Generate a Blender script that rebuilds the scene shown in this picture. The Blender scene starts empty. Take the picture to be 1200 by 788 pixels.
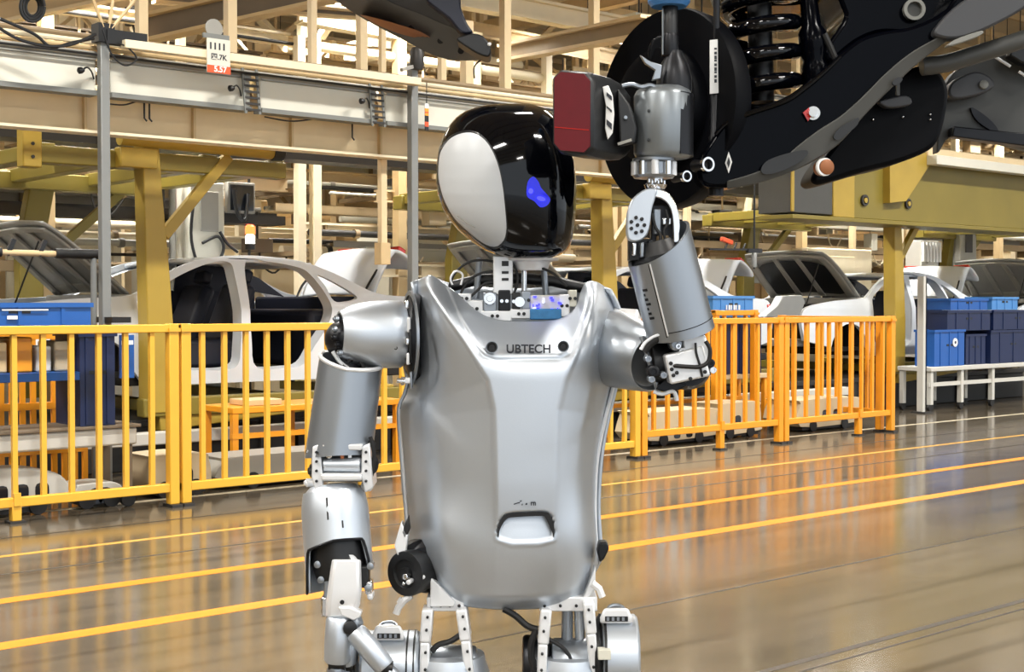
import bpy, bmesh, math, random
from mathutils import Vector, Matrix

# ------------------------------------------------------------------ camera, world, lights, exposure
SC = bpy.context.scene
COL = SC.collection
F_PX = 1630.0                      # focal length in pixels of the 1200 x 788 frame
YAW = math.radians(40.6)           # the hall's axes: +X along the line, +Y across it, away from the aisle
PITCH = math.atan(39 / F_PX)
CAM_H = 1.38
cam_data = bpy.data.cameras.new('camera')
cam_data.sensor_width = 36.0
cam_data.lens = 36.0 * F_PX / 1200.0
cam_data.clip_end = 300
cam = bpy.data.objects.new('camera', cam_data)
COL.objects.link(cam)
cam.location = (0, 0, CAM_H)
cam.rotation_euler = (math.pi / 2 - PITCH, 0, -YAW)
SC.camera = cam

world = bpy.data.worlds.new('hall_world')
SC.world = world
world.use_nodes = True
bg = world.node_tree.nodes['Background']
bg.inputs['Color'].default_value = (0.86, 0.93, 1.0, 1)
bg.inputs['Strength'].default_value = 1.4

SC.view_settings.view_transform = 'Standard'
SC.view_settings.look = 'None'
SC.view_settings.gamma = 1
SC.view_settings.use_curve_mapping = False
SC.view_settings.exposure = 0.12

LAMP_POWER = 235.0                 # each hall luminaire
LAMP_COLOR = (1.0, 0.965, 0.91)

# ------------------------------------------------------------------ projection helpers (pixel of the photo -> point of the hall)
_s, _c, _sp, _cp = math.sin(YAW), math.cos(YAW), math.sin(PITCH), math.cos(PITCH)
FWD = Vector((_s * _cp, _c * _cp, -_sp)); RGT = Vector((_c, -_s, 0)); UPV = Vector((_s * _sp, _c * _sp, _cp))
CAMP = Vector((0, 0, CAM_H))
def ray(px, py):
    return FWD + RGT * ((px - 600) / F_PX) + UPV * ((394 - py) / F_PX)
def PY(px, py, Y):
    d = ray(px, py); return CAMP + d * (Y / d.y)
def PX(px, py, X):
    d = ray(px, py); return CAMP + d * (X / d.x)
def PZ(px, py, Z):
    d = ray(px, py); return CAMP + d * ((Z - CAM_H) / d.z)
def PD(px, py, D):
    return CAMP + ray(px, py) * D
def UX(px, Y):
    return PY(px, 355, Y).x

# ------------------------------------------------------------------ materials
def lin(c):
    return tuple(((v / 255.0) / 12.92 if v <= 10 else (((v / 255.0) + 0.055) / 1.055) ** 2.4) for v in c) + (1.0,)
MATS = {}
def mat(name, rgb, metal=0.0, rough=0.5, var=0.06, scale=6.0, bump=0.0, bscale=60.0, emit=None, estr=0.0, coat=0.0, spec=0.5, rvar=0.0):
    m = bpy.data.materials.new(name); m.use_nodes = True
    nt = m.node_tree; b = nt.nodes['Principled BSDF']
    base = lin(rgb)
    b.inputs['Base Color'].default_value = base
    b.inputs['Metallic'].default_value = metal
    b.inputs['Roughness'].default_value = rough
    b.inputs['Specular IOR Level'].default_value = spec
    b.inputs['Coat Weight'].default_value = coat
    b.inputs['Coat Roughness'].default_value = 0.05
    if var > 0 or bump > 0 or rvar > 0:
        tc = nt.nodes.new('ShaderNodeTexCoord')
        n = nt.nodes.new('ShaderNodeTexNoise'); n.inputs['Scale'].default_value = scale; n.inputs['Detail'].default_value = 4
        nt.links.new(tc.outputs['Object'], n.inputs['Vector'])
        if var > 0:
            r = nt.nodes.new('ShaderNodeMix'); r.data_type = 'RGBA'
            r.inputs[6].default_value = tuple(max(0, v * (1 - var * 1.6)) for v in base[:3]) + (1,)
            r.inputs[7].default_value = tuple(min(1, v * (1 + var * 1.6)) for v in base[:3]) + (1,)
            nt.links.new(n.outputs['Fac'], r.inputs[0]); nt.links.new(r.outputs[2], b.inputs['Base Color'])
        if rvar > 0:
            mr = nt.nodes.new('ShaderNodeMapRange')
            mr.inputs['To Min'].default_value = max(0.02, rough - rvar); mr.inputs['To Max'].default_value = rough + rvar
            nt.links.new(n.outputs['Fac'], mr.inputs['Value']); nt.links.new(mr.outputs['Result'], b.inputs['Roughness'])
        if bump > 0:
            n2 = nt.nodes.new('ShaderNodeTexNoise'); n2.inputs['Scale'].default_value = bscale; n2.inputs['Detail'].default_value = 3
            nt.links.new(tc.outputs['Object'], n2.inputs['Vector'])
            bp = nt.nodes.new('ShaderNodeBump'); bp.inputs['Strength'].default_value = bump; bp.inputs['Distance'].default_value = 0.01
            nt.links.new(n2.outputs['Fac'], bp.inputs['Height']); nt.links.new(bp.outputs['Normal'], b.inputs['Normal'])
    if emit:
        b.inputs['Emission Color'].default_value = lin(emit); b.inputs['Emission Strength'].default_value = estr
    MATS[name] = m
    return m

def floor_material():
    m = bpy.data.materials.new('sealed_concrete'); m.use_nodes = True
    nt = m.node_tree; b = nt.nodes['Principled BSDF']; N = nt.nodes.new; L = nt.links.new
    tc = N('ShaderNodeTexCoord')
    mp = N('ShaderNodeMapping'); mp.inputs['Scale'].default_value = (0.35, 1.6, 1)
    L(tc.outputs['Object'], mp.inputs['Vector'])
    n1 = N('ShaderNodeTexNoise'); n1.inputs['Scale'].default_value = 1.1; n1.inputs['Detail'].default_value = 6; n1.inputs['Roughness'].default_value = 0.62
    L(mp.outputs['Vector'], n1.inputs['Vector'])
    r1 = N('ShaderNodeValToRGB')
    e = r1.color_ramp.elements
    e[0].position = 0.30; e[0].color = lin((78, 70, 57)); e[1].position = 0.72; e[1].color = lin((102, 92, 77))
    L(n1.outputs['Fac'], r1.inputs['Fac'])
    mp2 = N('ShaderNodeMapping'); mp2.inputs['Scale'].default_value = (0.12, 5.0, 1); mp2.inputs['Rotation'].default_value = (0, 0, math.radians(2.5))
    L(tc.outputs['Object'], mp2.inputs['Vector'])
    n2 = N('ShaderNodeTexNoise'); n2.inputs['Scale'].default_value = 1.6; n2.inputs['Detail'].default_value = 5
    L(mp2.outputs['Vector'], n2.inputs['Vector'])
    r2 = N('ShaderNodeValToRGB'); e = r2.color_ramp.elements
    e[0].position = 0.36; e[0].color = (0.66, 0.65, 0.64, 1); e[1].position = 0.47; e[1].color = (1, 1, 1, 1)
    L(n2.outputs['Fac'], r2.inputs['Fac'])
    mx = N('ShaderNodeMix'); mx.data_type = 'RGBA'; mx.blend_type = 'MULTIPLY'; mx.inputs[0].default_value = 0.9
    L(r1.outputs['Color'], mx.inputs[6]); L(r2.outputs['Color'], mx.inputs[7])
    n3 = N('ShaderNodeTexNoise'); n3.inputs['Scale'].default_value = 3.0; n3.inputs['Detail'].default_value = 8; n3.inputs['Roughness'].default_value = 0.7
    L(tc.outputs['Object'], n3.inputs['Vector'])
    r3 = N('ShaderNodeValToRGB'); e = r3.color_ramp.elements
    e[0].position = 0.68; e[0].color = (1, 1, 1, 1); e[1].position = 0.78; e[1].color = (1.25, 1.25, 1.25, 1)
    L(n3.outputs['Fac'], r3.inputs['Fac'])
    mx2 = N('ShaderNodeMix'); mx2.data_type = 'RGBA'; mx2.blend_type = 'MULTIPLY'; mx2.inputs[0].default_value = 0.6
    L(mx.outputs[2], mx2.inputs[6]); L(r3.outputs['Color'], mx2.inputs[7])
    L(mx2.outputs[2], b.inputs['Base Color'])
    rr = N('ShaderNodeMapRange'); rr.inputs['To Min'].default_value = 0.07; rr.inputs['To Max'].default_value = 0.20
    L(n1.outputs['Fac'], rr.inputs['Value']); L(rr.outputs['Result'], b.inputs['Roughness'])
    b.inputs['Specular IOR Level'].default_value = 0.5
    n4 = N('ShaderNodeTexNoise'); n4.inputs['Scale'].default_value = 2.2; n4.inputs['Detail'].default_value = 3
    L(tc.outputs['Object'], n4.inputs['Vector'])
    bp = N('ShaderNodeBump'); bp.inputs['Strength'].default_value = 0.06; bp.inputs['Distance'].default_value = 0.02
    L(n4.outputs['Fac'], bp.inputs['Height']); L(bp.outputs['Normal'], b.inputs['Normal'])
    MATS['floor'] = m

floor_material()
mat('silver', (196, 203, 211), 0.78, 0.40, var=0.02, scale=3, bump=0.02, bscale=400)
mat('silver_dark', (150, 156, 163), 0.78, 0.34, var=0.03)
mat('chrome', (225, 226, 228), 1.0, 0.16, var=0.03)
mat('white_metal', (228, 229, 230), 0.35, 0.35, var=0.04, scale=20)
mat('gloss_black', (3, 4, 8), 0.0, 0.06, var=0, spec=0.35)
mat('ear_white', (192, 195, 197), 0.0, 0.42, var=0.02)
mat('black', (16, 17, 19), 0.0, 0.42, var=0.1)
mat('black_gloss_paint', (3, 4, 9), 0.0, 0.16, var=0.05, spec=0.07)
mat('black_matte', (3, 4, 8), 0.0, 0.5, var=0.05, spec=0.1)
mat('corner_grey', (88, 88, 86), 0.0, 0.5, var=0.05)
mat('corner_dark', (64, 65, 68), 0.1, 0.5, var=0.05)
mat('black_steel', (26, 27, 31), 0.5, 0.38, var=0.1)
mat('rubber', (14, 14, 15), 0.0, 0.6, var=0.1)
mat('blue_led', (40, 40, 255), 0, 0.4, var=0, emit=(50, 50, 255), estr=3.0)
mat('blue_eye', (20, 30, 200), 0, 0.2, var=0, emit=(14, 14, 190), estr=0.6)
mat('white_led', (230, 235, 255), 0, 0.2, var=0, emit=(200, 205, 255), estr=1.2)
mat('pcb', (45, 110, 160), 0, 0.5, var=0.3, scale=90)
mat('print_black', (30, 34, 44), 0, 0.5, var=0)
mat('red_lens', (96, 10, 24), 0.0, 0.3, var=0.10, scale=70)
mat('tool_grey', (132, 138, 142), 0.6, 0.33, var=0.03)
mat('white_label', (232, 232, 230), 0, 0.5, var=0.02)
mat('under_grey', (72, 72, 69), 0.1, 0.5, var=0.05)
mat('under_light', (128, 128, 122), 0.1, 0.5, var=0.03)
mat('rust_and_reflection', (150, 92, 52), 0.2, 0.5, var=0.12)  # brown of the arm bolt, and of the reflection painted on the corner
mat('navy_under', (18, 22, 40), 0.1, 0.4, var=0.08)
mat('body_white', (214, 220, 226), 0.0, 0.30, var=0.02, coat=0.3)
mat('body_grey', (150, 150, 146), 0.3, 0.42, var=0.04)
mat('hood_grey', (158, 156, 148), 0.2, 0.5, var=0.05)
mat('interior_navy', (20, 24, 40), 0.0, 0.6, var=0.1)
mat('dark', (22, 21, 20), 0.1, 0.55, var=0.15)
mat('tail_red', (180, 30, 22), 0, 0.2, var=0.05, coat=0.5)
mat('tail_amber', (225, 120, 40), 0, 0.2, var=0.05, coat=0.5)
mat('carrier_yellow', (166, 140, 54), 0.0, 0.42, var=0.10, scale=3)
mat('carrier_yellow_shaded', (124, 110, 42), 0.0, 0.45, var=0.10, scale=2)  # the same yellow with shade put into the colour
mat('fence_yellow', (218, 166, 54), 0.0, 0.35, var=0.04)
mat('fence_orange', (224, 146, 30), 0.0, 0.35, var=0.04)
mat('line_orange', (206, 128, 40), 0.0, 0.4, var=0.10, scale=9)
mat('line_yellow', (196, 148, 66), 0.0, 0.4, var=0.12, scale=9)
mat('line_pale', (176, 166, 142), 0.0, 0.4, var=0.15, scale=9)
mat('joint_dark', (52, 46, 38), 0.0, 0.4, var=0.15, scale=9)
mat('post_grey', (128, 130, 128), 0.3, 0.45, var=0.05)
mat('panel_white', (208, 206, 192), 0.0, 0.45, var=0.03)
mat('panel_edge', (118, 120, 116), 0.1, 0.5, var=0.05)
mat('cream', (214, 192, 152), 0.0, 0.55, var=0.05)
mat('cream_light', (230, 216, 184), 0.0, 0.55, var=0.05)
mat('tan', (196, 170, 126), 0.0, 0.55, var=0.06)
mat('tan_dark', (138, 118, 88), 0.0, 0.6, var=0.08)
mat('taupe', (112, 98, 80), 0.0, 0.6, var=0.08)
mat('steel_dark', (52, 50, 48), 0.3, 0.5, var=0.1)
mat('grey_pipe', (150, 148, 140), 0.2, 0.45, var=0.05)
mat('crate_blue', (24, 82, 156), 0.0, 0.4, var=0.05)
mat('crate_sky', (68, 126, 188), 0.0, 0.4, var=0.05)
mat('crate_navy', (14, 30, 68), 0.0, 0.45, var=0.08)
mat('agv_white', (190, 188, 180), 0.0, 0.4, var=0.03)
mat('beige_box', (184, 168, 138), 0.0, 0.55, var=0.05)
mat('red_cloth', (130, 24, 40), 0.0, 0.7, var=0.15, scale=30)
mat('sign_red', (214, 84, 40), 0, 0.5, var=0.02)
mat('sign_amber', (236, 150, 40), 0, 0.5, var=0.02)
mat('roof_deck', (206, 190, 158), 0.0, 0.7, var=0.05, scale=1)
mat('wall_paint', (222, 206, 172), 0.0, 0.65, var=0.05, scale=1)
mat('lamp_tube', (255, 250, 240), 0, 0.5, var=0, emit=(255, 247, 230), estr=5.0)
mat('lamp_red', (255, 60, 30), 0, 0.4, var=0, emit=(255, 90, 40), estr=5.0)
mat('glass_dark', (30, 34, 40), 0.0, 0.08, var=0)

# ------------------------------------------------------------------ mesh builder
def frame_of(d, up=None):
    d = d.normalized()
    u = Vector(up) if up is not None else Vector((0, 0, 1))
    if abs(d.dot(u)) > 0.98: u = Vector((1, 0, 0)) if abs(d.x) < 0.9 else Vector((0, 1, 0))
    a = u.cross(d).normalized(); b = d.cross(a).normalized()
    return a, b, d
class MB:
    def __init__(self): self.v = []; self.f = []
    def add(self, vs, fs):
        o = len(self.v); self.v += [tuple(p) for p in vs]; self.f += [tuple(i + o for i in q) for q in fs]; return self
    def box(self, c, s, rot=None):
        h = [Vector((x * s[0] / 2, y * s[1] / 2, z * s[2] / 2)) for x in (-1, 1) for y in (-1, 1) for z in (-1, 1)]
        if rot is not None: h = [rot @ p for p in h]
        c = Vector(c)
        return self.add([c + p for p in h], [(0, 1, 3, 2), (4, 6, 7, 5), (0, 4, 5, 1), (2, 3, 7, 6), (0, 2, 6, 4), (1, 5, 7, 3)])
    def span(self, lo, hi):
        return self.box([(a + b) / 2 for a, b in zip(lo, hi)], [abs(b - a) for a, b in zip(lo, hi)])
    def bar(self, p, q, w, h, up=None, w2=None, h2=None):
        p, q = Vector(p), Vector(q); a, b, d = frame_of(q - p, up)
        w2 = w if w2 is None else w2; h2 = h if h2 is None else h2
        vs = [p + a * (w / 2 * i) + b * (h / 2 * j) for i, j in ((-1, -1), (1, -1), (1, 1), (-1, 1))]
        vs += [q + a * (w2 / 2 * i) + b * (h2 / 2 * j) for i, j in ((-1, -1), (1, -1), (1, 1), (-1, 1))]
        return self.add(vs, [(3, 2, 1, 0), (4, 5, 6, 7)] + [(i, (i + 1) % 4, 4 + (i + 1) % 4, 4 + i) for i in range(4)])
    def loft(self, rings, cap=True, closed=True):
        n = len(rings[0]); vs = [p for r in rings for p in r]; fs = []
        for k in range(len(rings) - 1):
            for i in range(n if closed else n - 1):
                j = (i + 1) % n; fs.append((k * n + i, k * n + j, (k + 1) * n + j, (k + 1) * n + i))
        if cap: fs.append(tuple(range(n - 1, -1, -1))); fs.append(tuple((len(rings) - 1) * n + i for i in range(n)))
        return self.add(vs, fs)
    def tube(self, pts, r, seg=10, cap=True, sy=1.0, up=None):
        pts = [Vector(p) for p in pts]; n = len(pts)
        rs = r if isinstance(r, (list, tuple)) else [r] * n
        rings = []; a = None
        for i in range(n):
            d = (pts[min(i + 1, n - 1)] - pts[max(i - 1, 0)])
            if d.length < 1e-9: d = Vector((0, 0, 1))
            d.normalize()
            if a is None: a, b, _ = frame_of(d, up)
            else:
                a = (a - d * a.dot(d)).normalized(); b = d.cross(a)
            rings.append([pts[i] + a * (rs[i] * math.cos(t)) + b * (rs[i] * sy * math.sin(t)) for t in (2 * math.pi * k / seg for k in range(seg))])
        return self.loft(rings, cap)
    def lathe(self, p, axis, prof, seg=24, cap=True, up=None):
        p = Vector(p); a, b, d = frame_of(Vector(axis), up)
        rings = [[p + d * t + a * (r * math.cos(q)) + b * (r * math.sin(q)) for q in (2 * math.pi * k / seg for k in range(seg))] for t, r in prof]
        return self.loft(rings, cap)
    def ring(self, p, axis, r0, r1, h, seg=24):
        return self.lathe(p, axis, [(0, r0), (h, r0), (h, r1), (0, r1), (0, r0)], seg, cap=False)
    def poly(self, pts, off):
        """closed outline of 3-D points, thickened by the vector off"""
        pts = [Vector(p) for p in pts]; off = Vector(off); n = len(pts)
        return self.add(pts + [p + off for p in pts], [tuple(range(n)), tuple(range(2 * n - 1, n - 1, -1))] + [(i, n + i, n + (i + 1) % n, (i + 1) % n) for i in range(n)])
    def ball(self, c, r, seg=16, rings=10):
        c = Vector(c); r = r if isinstance(r, (tuple, list)) else (r, r, r)
        rs = []
        for k in range(rings + 1):
            t = math.pi * k / rings; t = min(max(t, 0.02), math.pi - 0.02)
            rs.append([c + Vector((r[0] * math.sin(t) * math.cos(q), r[1] * math.sin(t) * math.sin(q), -r[2] * math.cos(t))) for q in (2 * math.pi * i / seg for i in range(seg))])
        return self.loft(rs, True)
    def grid(self, fn, nu, nv):
        vs = [fn(i / nu, j / nv) for j in range(nv + 1) for i in range(nu + 1)]
        fs = [(j * (nu + 1) + i, j * (nu + 1) + i + 1, (j + 1) * (nu + 1) + i + 1, (j + 1) * (nu + 1) + i) for j in range(nv) for i in range(nu)]
        return self.add(vs, fs)
    def shell(self, p0, p1, r0, r1, top=None, bot=None, th=0.004, seg=40, rows=8, a0=0.0, a1=2 * math.pi, up=None, sy=1.0, prof=None):
        """tube wall with thickness along p0->p1; top/bot(angle) shift the two rims along the axis"""
        p0, p1 = Vector(p0), Vector(p1); a, b, d = frame_of(p1 - p0, up); Lg = (p1 - p0).length
        full = abs(a1 - a0 - 2 * math.pi) < 1e-6
        n = seg if full else seg + 1
        ang = [a0 + (a1 - a0) * k / seg for k in range(n)]
        def ringset(dr):
            out = []
            for j in range(rows + 1):
                row = []
                for q in ang:
                    t0 = bot(q) if bot else 0.0; t1 = Lg + (top(q) if top else 0.0)
                    t = t0 + (t1 - t0) * j / rows; k = t / Lg
                    rr = (prof(k) if prof else r0 + (r1 - r0) * k) + dr
                    row.append(p0 + d * t + a * (rr * math.cos(q)) + b * (rr * sy * math.sin(q)))
                out.append(row)
            return out
        o, i = ringset(0), ringset(-th)
        rings = o + i[::-1] + [o[0]]
        vs = [p for r in rings[:-1] for p in r]; fs = []; m = len(rings) - 1
        for k in range(m):
            for x in range(n if full else n - 1):
                y = (x + 1) % n; kk = (k + 1) % m
                fs.append((k * n + x, k * n + y, kk * n + y, kk * n + x))
        self.add(vs, fs)
        if not full:
            oo = len(self.v) - len(vs)
            for x in (0, n - 1):
                for j in range(rows):
                    self.f.append(tuple(oo + q for q in (j * n + x, (j + 1) * n + x, (m - 2 - j) * n + x, (m - 1 - j) * n + x)))
        return self
    def mesh(self, name, sharp=38):
        me = bpy.data.meshes.new(name); me.from_pydata(self.v, [], self.f); me.validate()
        bm = bmesh.new(); bm.from_mesh(me); bmesh.ops.recalc_face_normals(bm, faces=bm.faces); bm.to_mesh(me); bm.free()
        me.polygons.foreach_set('use_smooth', [True] * len(me.polygons))
        me.set_sharp_from_angle(angle=math.radians(sharp))
        return me
    def build(self, name, material, parent=None, bevel=0.0, sharp=38, bseg=2):
        return link(name, self.mesh(name, sharp), material, parent, bevel, bseg)
def link(name, me, material, parent=None, bevel=0.0, bseg=2):
    o = bpy.data.objects.new(name, me); COL.objects.link(o)
    if material is not None and not me.materials: me.materials.append(MATS[material])
    if parent is not None: o.parent = parent
    if bevel > 0:
        b = o.modifiers.new('bevel', 'BEVEL'); b.width = bevel; b.segments = bseg; b.limit_method = 'ANGLE'; b.angle_limit = math.radians(40)
    return o
def tag(o, label=None, cat=None, group=None, kind=None):
    if label: o['label'] = label
    if cat: o['category'] = cat
    if group: o['group'] = group
    if kind: o['kind'] = kind
    return o
def thing(name, label, cat, loc=(0, 0, 0), rz=0.0, group=None):
    o = bpy.data.objects.new(name, None); COL.objects.link(o)
    o.empty_display_size = 0.1; o.location = loc; o.rotation_euler = (0, 0, rz)
    return tag(o, label, cat, group)
def kids(o): return [c for c in COL.objects if c.parent == o]
def copy_tree(o, parent=None, kidmap=None):
    if kidmap is None:
        kidmap = {}
        for c in COL.objects:
            if c.parent: kidmap.setdefault(c.parent, []).append(c)
    c = o.copy(); COL.objects.link(c); c.parent = parent
    for k in kidmap.get(o, []): copy_tree(k, c, kidmap)
    return c
def text_mesh(s, size, th=0.0008):
    cu = bpy.data.curves.new('text', 'FONT'); cu.body = s; cu.size = size; cu.extrude = th; cu.align_x = 'CENTER'; cu.align_y = 'CENTER'; cu.offset = size * 0.024
    o = bpy.data.objects.new('text', cu); COL.objects.link(o)
    me = bpy.data.meshes.new_from_object(o.evaluated_get(bpy.context.evaluated_depsgraph_get()))
    bpy.data.objects.remove(o); bpy.data.curves.remove(cu)
    return me
def lettering(name, s, size, material, parent, loc, rot, sx=1.0):
    o = link(name, text_mesh(s, size), material, parent)
    o.location = loc; o.rotation_euler = rot; o.scale = (sx, 1, 1)
    return o
def fill2d(loops, th):
    """flat outline with holes -> mesh in the XY plane, thickness th"""
    cu = bpy.data.curves.new('outline', 'CURVE'); cu.dimensions = '2D'; cu.fill_mode = 'BOTH'; cu.extrude = th / 2
    for lp in loops:
        sp = cu.splines.new('POLY'); sp.points.add(len(lp) - 1); sp.use_cyclic_u = True
        for p, (x, y) in zip(sp.points, lp): p.co = (x, y, 0, 1)
    o = bpy.data.objects.new('outline', cu); COL.objects.link(o)
    me = bpy.data.meshes.new_from_object(o.evaluated_get(bpy.context.evaluated_depsgraph_get()))
    bpy.data.objects.remove(o); bpy.data.curves.remove(cu)
    bm = bmesh.new(); bm.from_mesh(me); bmesh.ops.remove_doubles(bm, verts=bm.verts, dist=1e-5); bm.to_mesh(me); bm.free()
    return me
def smooth_line(pts, n=6, closed=False):
    """Catmull-Rom through points of any dimension"""
    P = [tuple(p) for p in pts]; m = len(P); out = []
    for i in range(m if closed else m - 1):
        if closed: p0, p1, p2, p3 = P[i - 1], P[i], P[(i + 1) % m], P[(i + 2) % m]
        else: p0, p1, p2, p3 = P[max(i - 1, 0)], P[i], P[i + 1], P[min(i + 2, m - 1)]
        for k in range(n):
            t = k / n
            out.append(tuple(0.5 * (2 * b + (c - a) * t + (2 * a - 5 * b + 4 * c - d) * t * t + (3 * b - a - 3 * c + d) * t ** 3) for a, b, c, d in zip(p0, p1, p2, p3)))
    if not closed: out.append(P[-1])
    return out
def resample(pts, n):
    P = [Vector(p) for p in pts]; L = [0]
    for a, b in zip(P, P[1:]): L.append(L[-1] + (b - a).length)
    out = []; k = 0
    for i in range(n + 1):
        s = L[-1] * i / n
        while k < len(L) - 2 and L[k + 1] < s: k += 1
        t = (s - L[k]) / max(L[k + 1] - L[k], 1e-9); out.append(P[k].lerp(P[k + 1], t))
    return out
# ------------------------------------------------------------------ the hall: floor, walls, ceiling
def struct(name, mb, material, parent=None, bevel=0.0):
    o = mb.build(name, material, parent, bevel)
    if parent is None: o['kind'] = 'structure'
    return o
floor = struct('floor', MB().span((-22, -18, -0.2), (78, 48, 0)), 'floor')
for (y, w, m, lb, x0, x1) in ((5.55, 0.115, 'line_orange', 'nearest orange painted line', -10, 60), (6.39, 0.105, 'line_orange', 'second orange painted line', -10, 60),
                      (7.52, 0.05, 'line_yellow', 'thin yellow painted line', -10, 60), (8.98, 0.07, 'line_pale', 'pale painted line behind the fence', -6, 60)):
    o = struct('painted_line', MB().span((x0, y - w / 2, -0.01), (x1, y + w / 2, 0.0015)), m, floor); o['label'] = lb
for (xa, ya, xb, yb, w) in ((-3, 3.25, 40, 3.62, 0.035), (-3, 3.16, 40, 3.53, 0.012), (2, 4.35, 40, 4.75, 0.014), (-4, 7.02, 50, 7.02, 0.02), (-4, 8.1, 50, 8.1, 0.02)):
    o = struct('floor_joint', MB().bar((xa, ya, -0.004), (xb, yb, -0.004), w, 0.0105), 'joint_dark', floor)
struct('wall_back', MB().span((-22, 46, 0), (78, 46.3, 10.4)), 'wall_paint')
struct('wall_right', MB().span((77.7, -18, 0), (78, 46, 10.4)), 'wall_paint')
struct('wall_left', MB().span((-22.3, -18, 0), (-22, 46.3, 10.4)), 'wall_paint')
ceil = struct('ceiling', MB().span((-22, -18, 10.4), (78, 46.3, 10.6)), 'roof_deck')
for i in range(34):
    struct('purlin', MB().span((-22, -17 + i * 1.9, 10.22), (78, -16.88 + i * 1.9, 10.4)), 'tan', ceil)

# roof trusses across the hall and along it
rnd = random.Random(7)
def truss(p, q, z0, z1, n, label, matl='cream', w=0.16):
    p, q = Vector(p), Vector(q)
    t = thing('roof_truss', label, 'truss', (p.x, p.y, z0), 0, 'roof trusses of the hall')
    d = q - p
    up = Vector((0, 0, z1 - z0))
    MB().bar((0, 0, 0), d, w, w * 1.3).build('bottom_chord', matl, t)
    MB().bar(up, d + up, w, w * 1.3).build('top_chord', matl, t)
    for i in range(n + 1):
        a = d * (i / n)
        MB().bar(a, a + up, w * 0.6, w * 0.6).build('strut', matl, t)
        if i < n:
            b = d * ((i + 1) / n)
            (MB().bar(a, b + up, w * 0.5, w * 0.5) if i % 2 else MB().bar(a + up, b, w * 0.5, w * 0.5)).build('diagonal', matl, t)
    return t
for k, (y, z0) in enumerate(((14.4, 3.75), (16.8, 4.25), (20.5, 4.7))):
    truss((3, y, 0), (40, y, 0), z0, z0 + 0.75, 46, 'fine %s lattice girder running along the hall' % ('tan', 'cream', 'brown')[k], ('tan', 'cream_light', 'tan_dark')[k], 0.075)
for k, y in enumerate((19, 25, 32, 40)):
    truss((4, y, 0), (64, y, 0), 5.1 + 0.35 * (k % 2), 6.9, 26, '%s heavy truss running along the hall under the roof' % ('nearest', 'second nearest', 'third nearest', 'farthest')[k], 'cream' if k % 2 else 'tan')
for k, x in enumerate((10.5, 16, 21.5, 27, 33, 39, 46, 53)):
    truss((x, 14.5, 0), (x, 46, 0), 4.7, 6.3, 14, '%s lattice truss across the hall, %s from the left' % ('tan' if k % 2 else 'pale', ('first', 'second', 'third', 'fourth', 'fifth', 'sixth', 'seventh', 'eighth')[k]), 'tan' if k % 2 else 'cream_light', 0.2)

# luminaires: each carries its own light
def luminaire(x, y, z, gain=1.0):
    t = thing('ceiling_lamp', 'white tube lamp hanging in rows below the roof', 'lamp', (x, y, z), 0, 'tube lamps below the roof')
    MB().span((-0.8, -0.14, 0), (0.8, 0.14, 0.06)).build('housing', 'panel_white', t)
    MB().tube([(-0.75, 0, -0.03), (0.75, 0, -0.03)], 0.035, 8).build('tube', 'lamp_tube', t)
    for sx in (-0.6, 0.6): MB().tube([(sx, 0, 0.05), (sx, 0, 10.3 - z)], 0.012, 5).build('suspension_rod', 'steel_dark', t)
    ld = bpy.data.lights.new('lamp_light', 'AREA'); ld.shape = 'RECTANGLE'; ld.size = 1.6; ld.size_y = 0.35
    ld.energy = LAMP_POWER * gain; ld.spread = math.radians(150); ld.color = LAMP_COLOR
    lo = bpy.data.objects.new('lamp_light', ld); COL.objects.link(lo); lo.parent = t; lo.location = (0, 0, -0.08)
    return t
for x in (-9, -3, 3, 9, 15, 21, 28, 36, 46):
    for y in (-7, -2.5, 2, 6.4, 15.9, 21.5, 29, 37):
        luminaire(x + (0.8 if y > 10 else 0), y, 6.0 if y < 10 else 5.6, (1.5 if y > 6 else 1.0) if y < 10 else 1.4)
for x in (1.5, 5.5, 9.5, 13.5, 17.5, 22, 27, 32):
    luminaire(x, 12.55, 5.0, 1.0)  # unseen row added over the car line to brighten the background

# ------------------------------------------------------------------ fences along the aisle
def fence(u0, u1, Y, matl, label, zb=0.13, zt=1.235, legs=(), n=10, post=(True, True), group='safety fence panels along the aisle', axis='x', pw=0.07):
    t = thing('safety_fence', label, 'fence', (u0, Y, 0) if axis == 'x' else (Y, u0, 0), 0 if axis == 'x' else math.pi / 2, group)
    L = u1 - u0
    MB().span((0, -0.03, zt - 0.055), (L, 0.03, zt)).build('top_rail', matl, t, 0.006)
    MB().span((0, -0.025, zb - 0.03), (L, 0.025, zb + 0.03)).build('bottom_rail', matl, t, 0.006)
    bal = MB().span((-0.0165, -0.0165, zb + 0.03), (0.0165, 0.0165, zt - 0.055)).mesh('baluster')
    for i in range(n):
        x = L * (i + 1) / (n + 1)
        o = link('baluster', bal, matl, t); o.location.x = x
    for k, x in enumerate([0, L]):
        if post[k]:
            x = x + (pw / 2 if k == 0 else -pw / 2)
            p = MB().span((x - pw / 2, -0.035, 0.02), (x + pw / 2, 0.035, zt + 0.004)).build('post', matl, t, 0.005)
            MB().span((x - pw / 2 - 0.004, -0.07, 0), (x + pw / 2 + 0.004, 0.07, 0.02)).build('foot_plate', 'steel_dark', p)
            MB().span((x - pw / 2 - 0.006, -0.045, zt - 0.05), (x + pw / 2 + 0.006, 0.045, zt - 0.025)).build('clamp', matl, p)
    for x in legs:
        p = MB().span((x - 0.03, -0.03, 0.015), (x + 0.03, 0.03, zb)).build('leg', matl, t, 0.004)
        MB().span((x - 0.05, -0.05, 0), (x + 0.05, 0.05, 0.015)).build('foot_plate', 'steel_dark', p)
        MB().span((x - 0.022, -0.04, zb - 0.02), (x + 0.022, -0.02, zb + 0.06)).build('bracket', matl, p)
    return t
YF = 8.62
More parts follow.
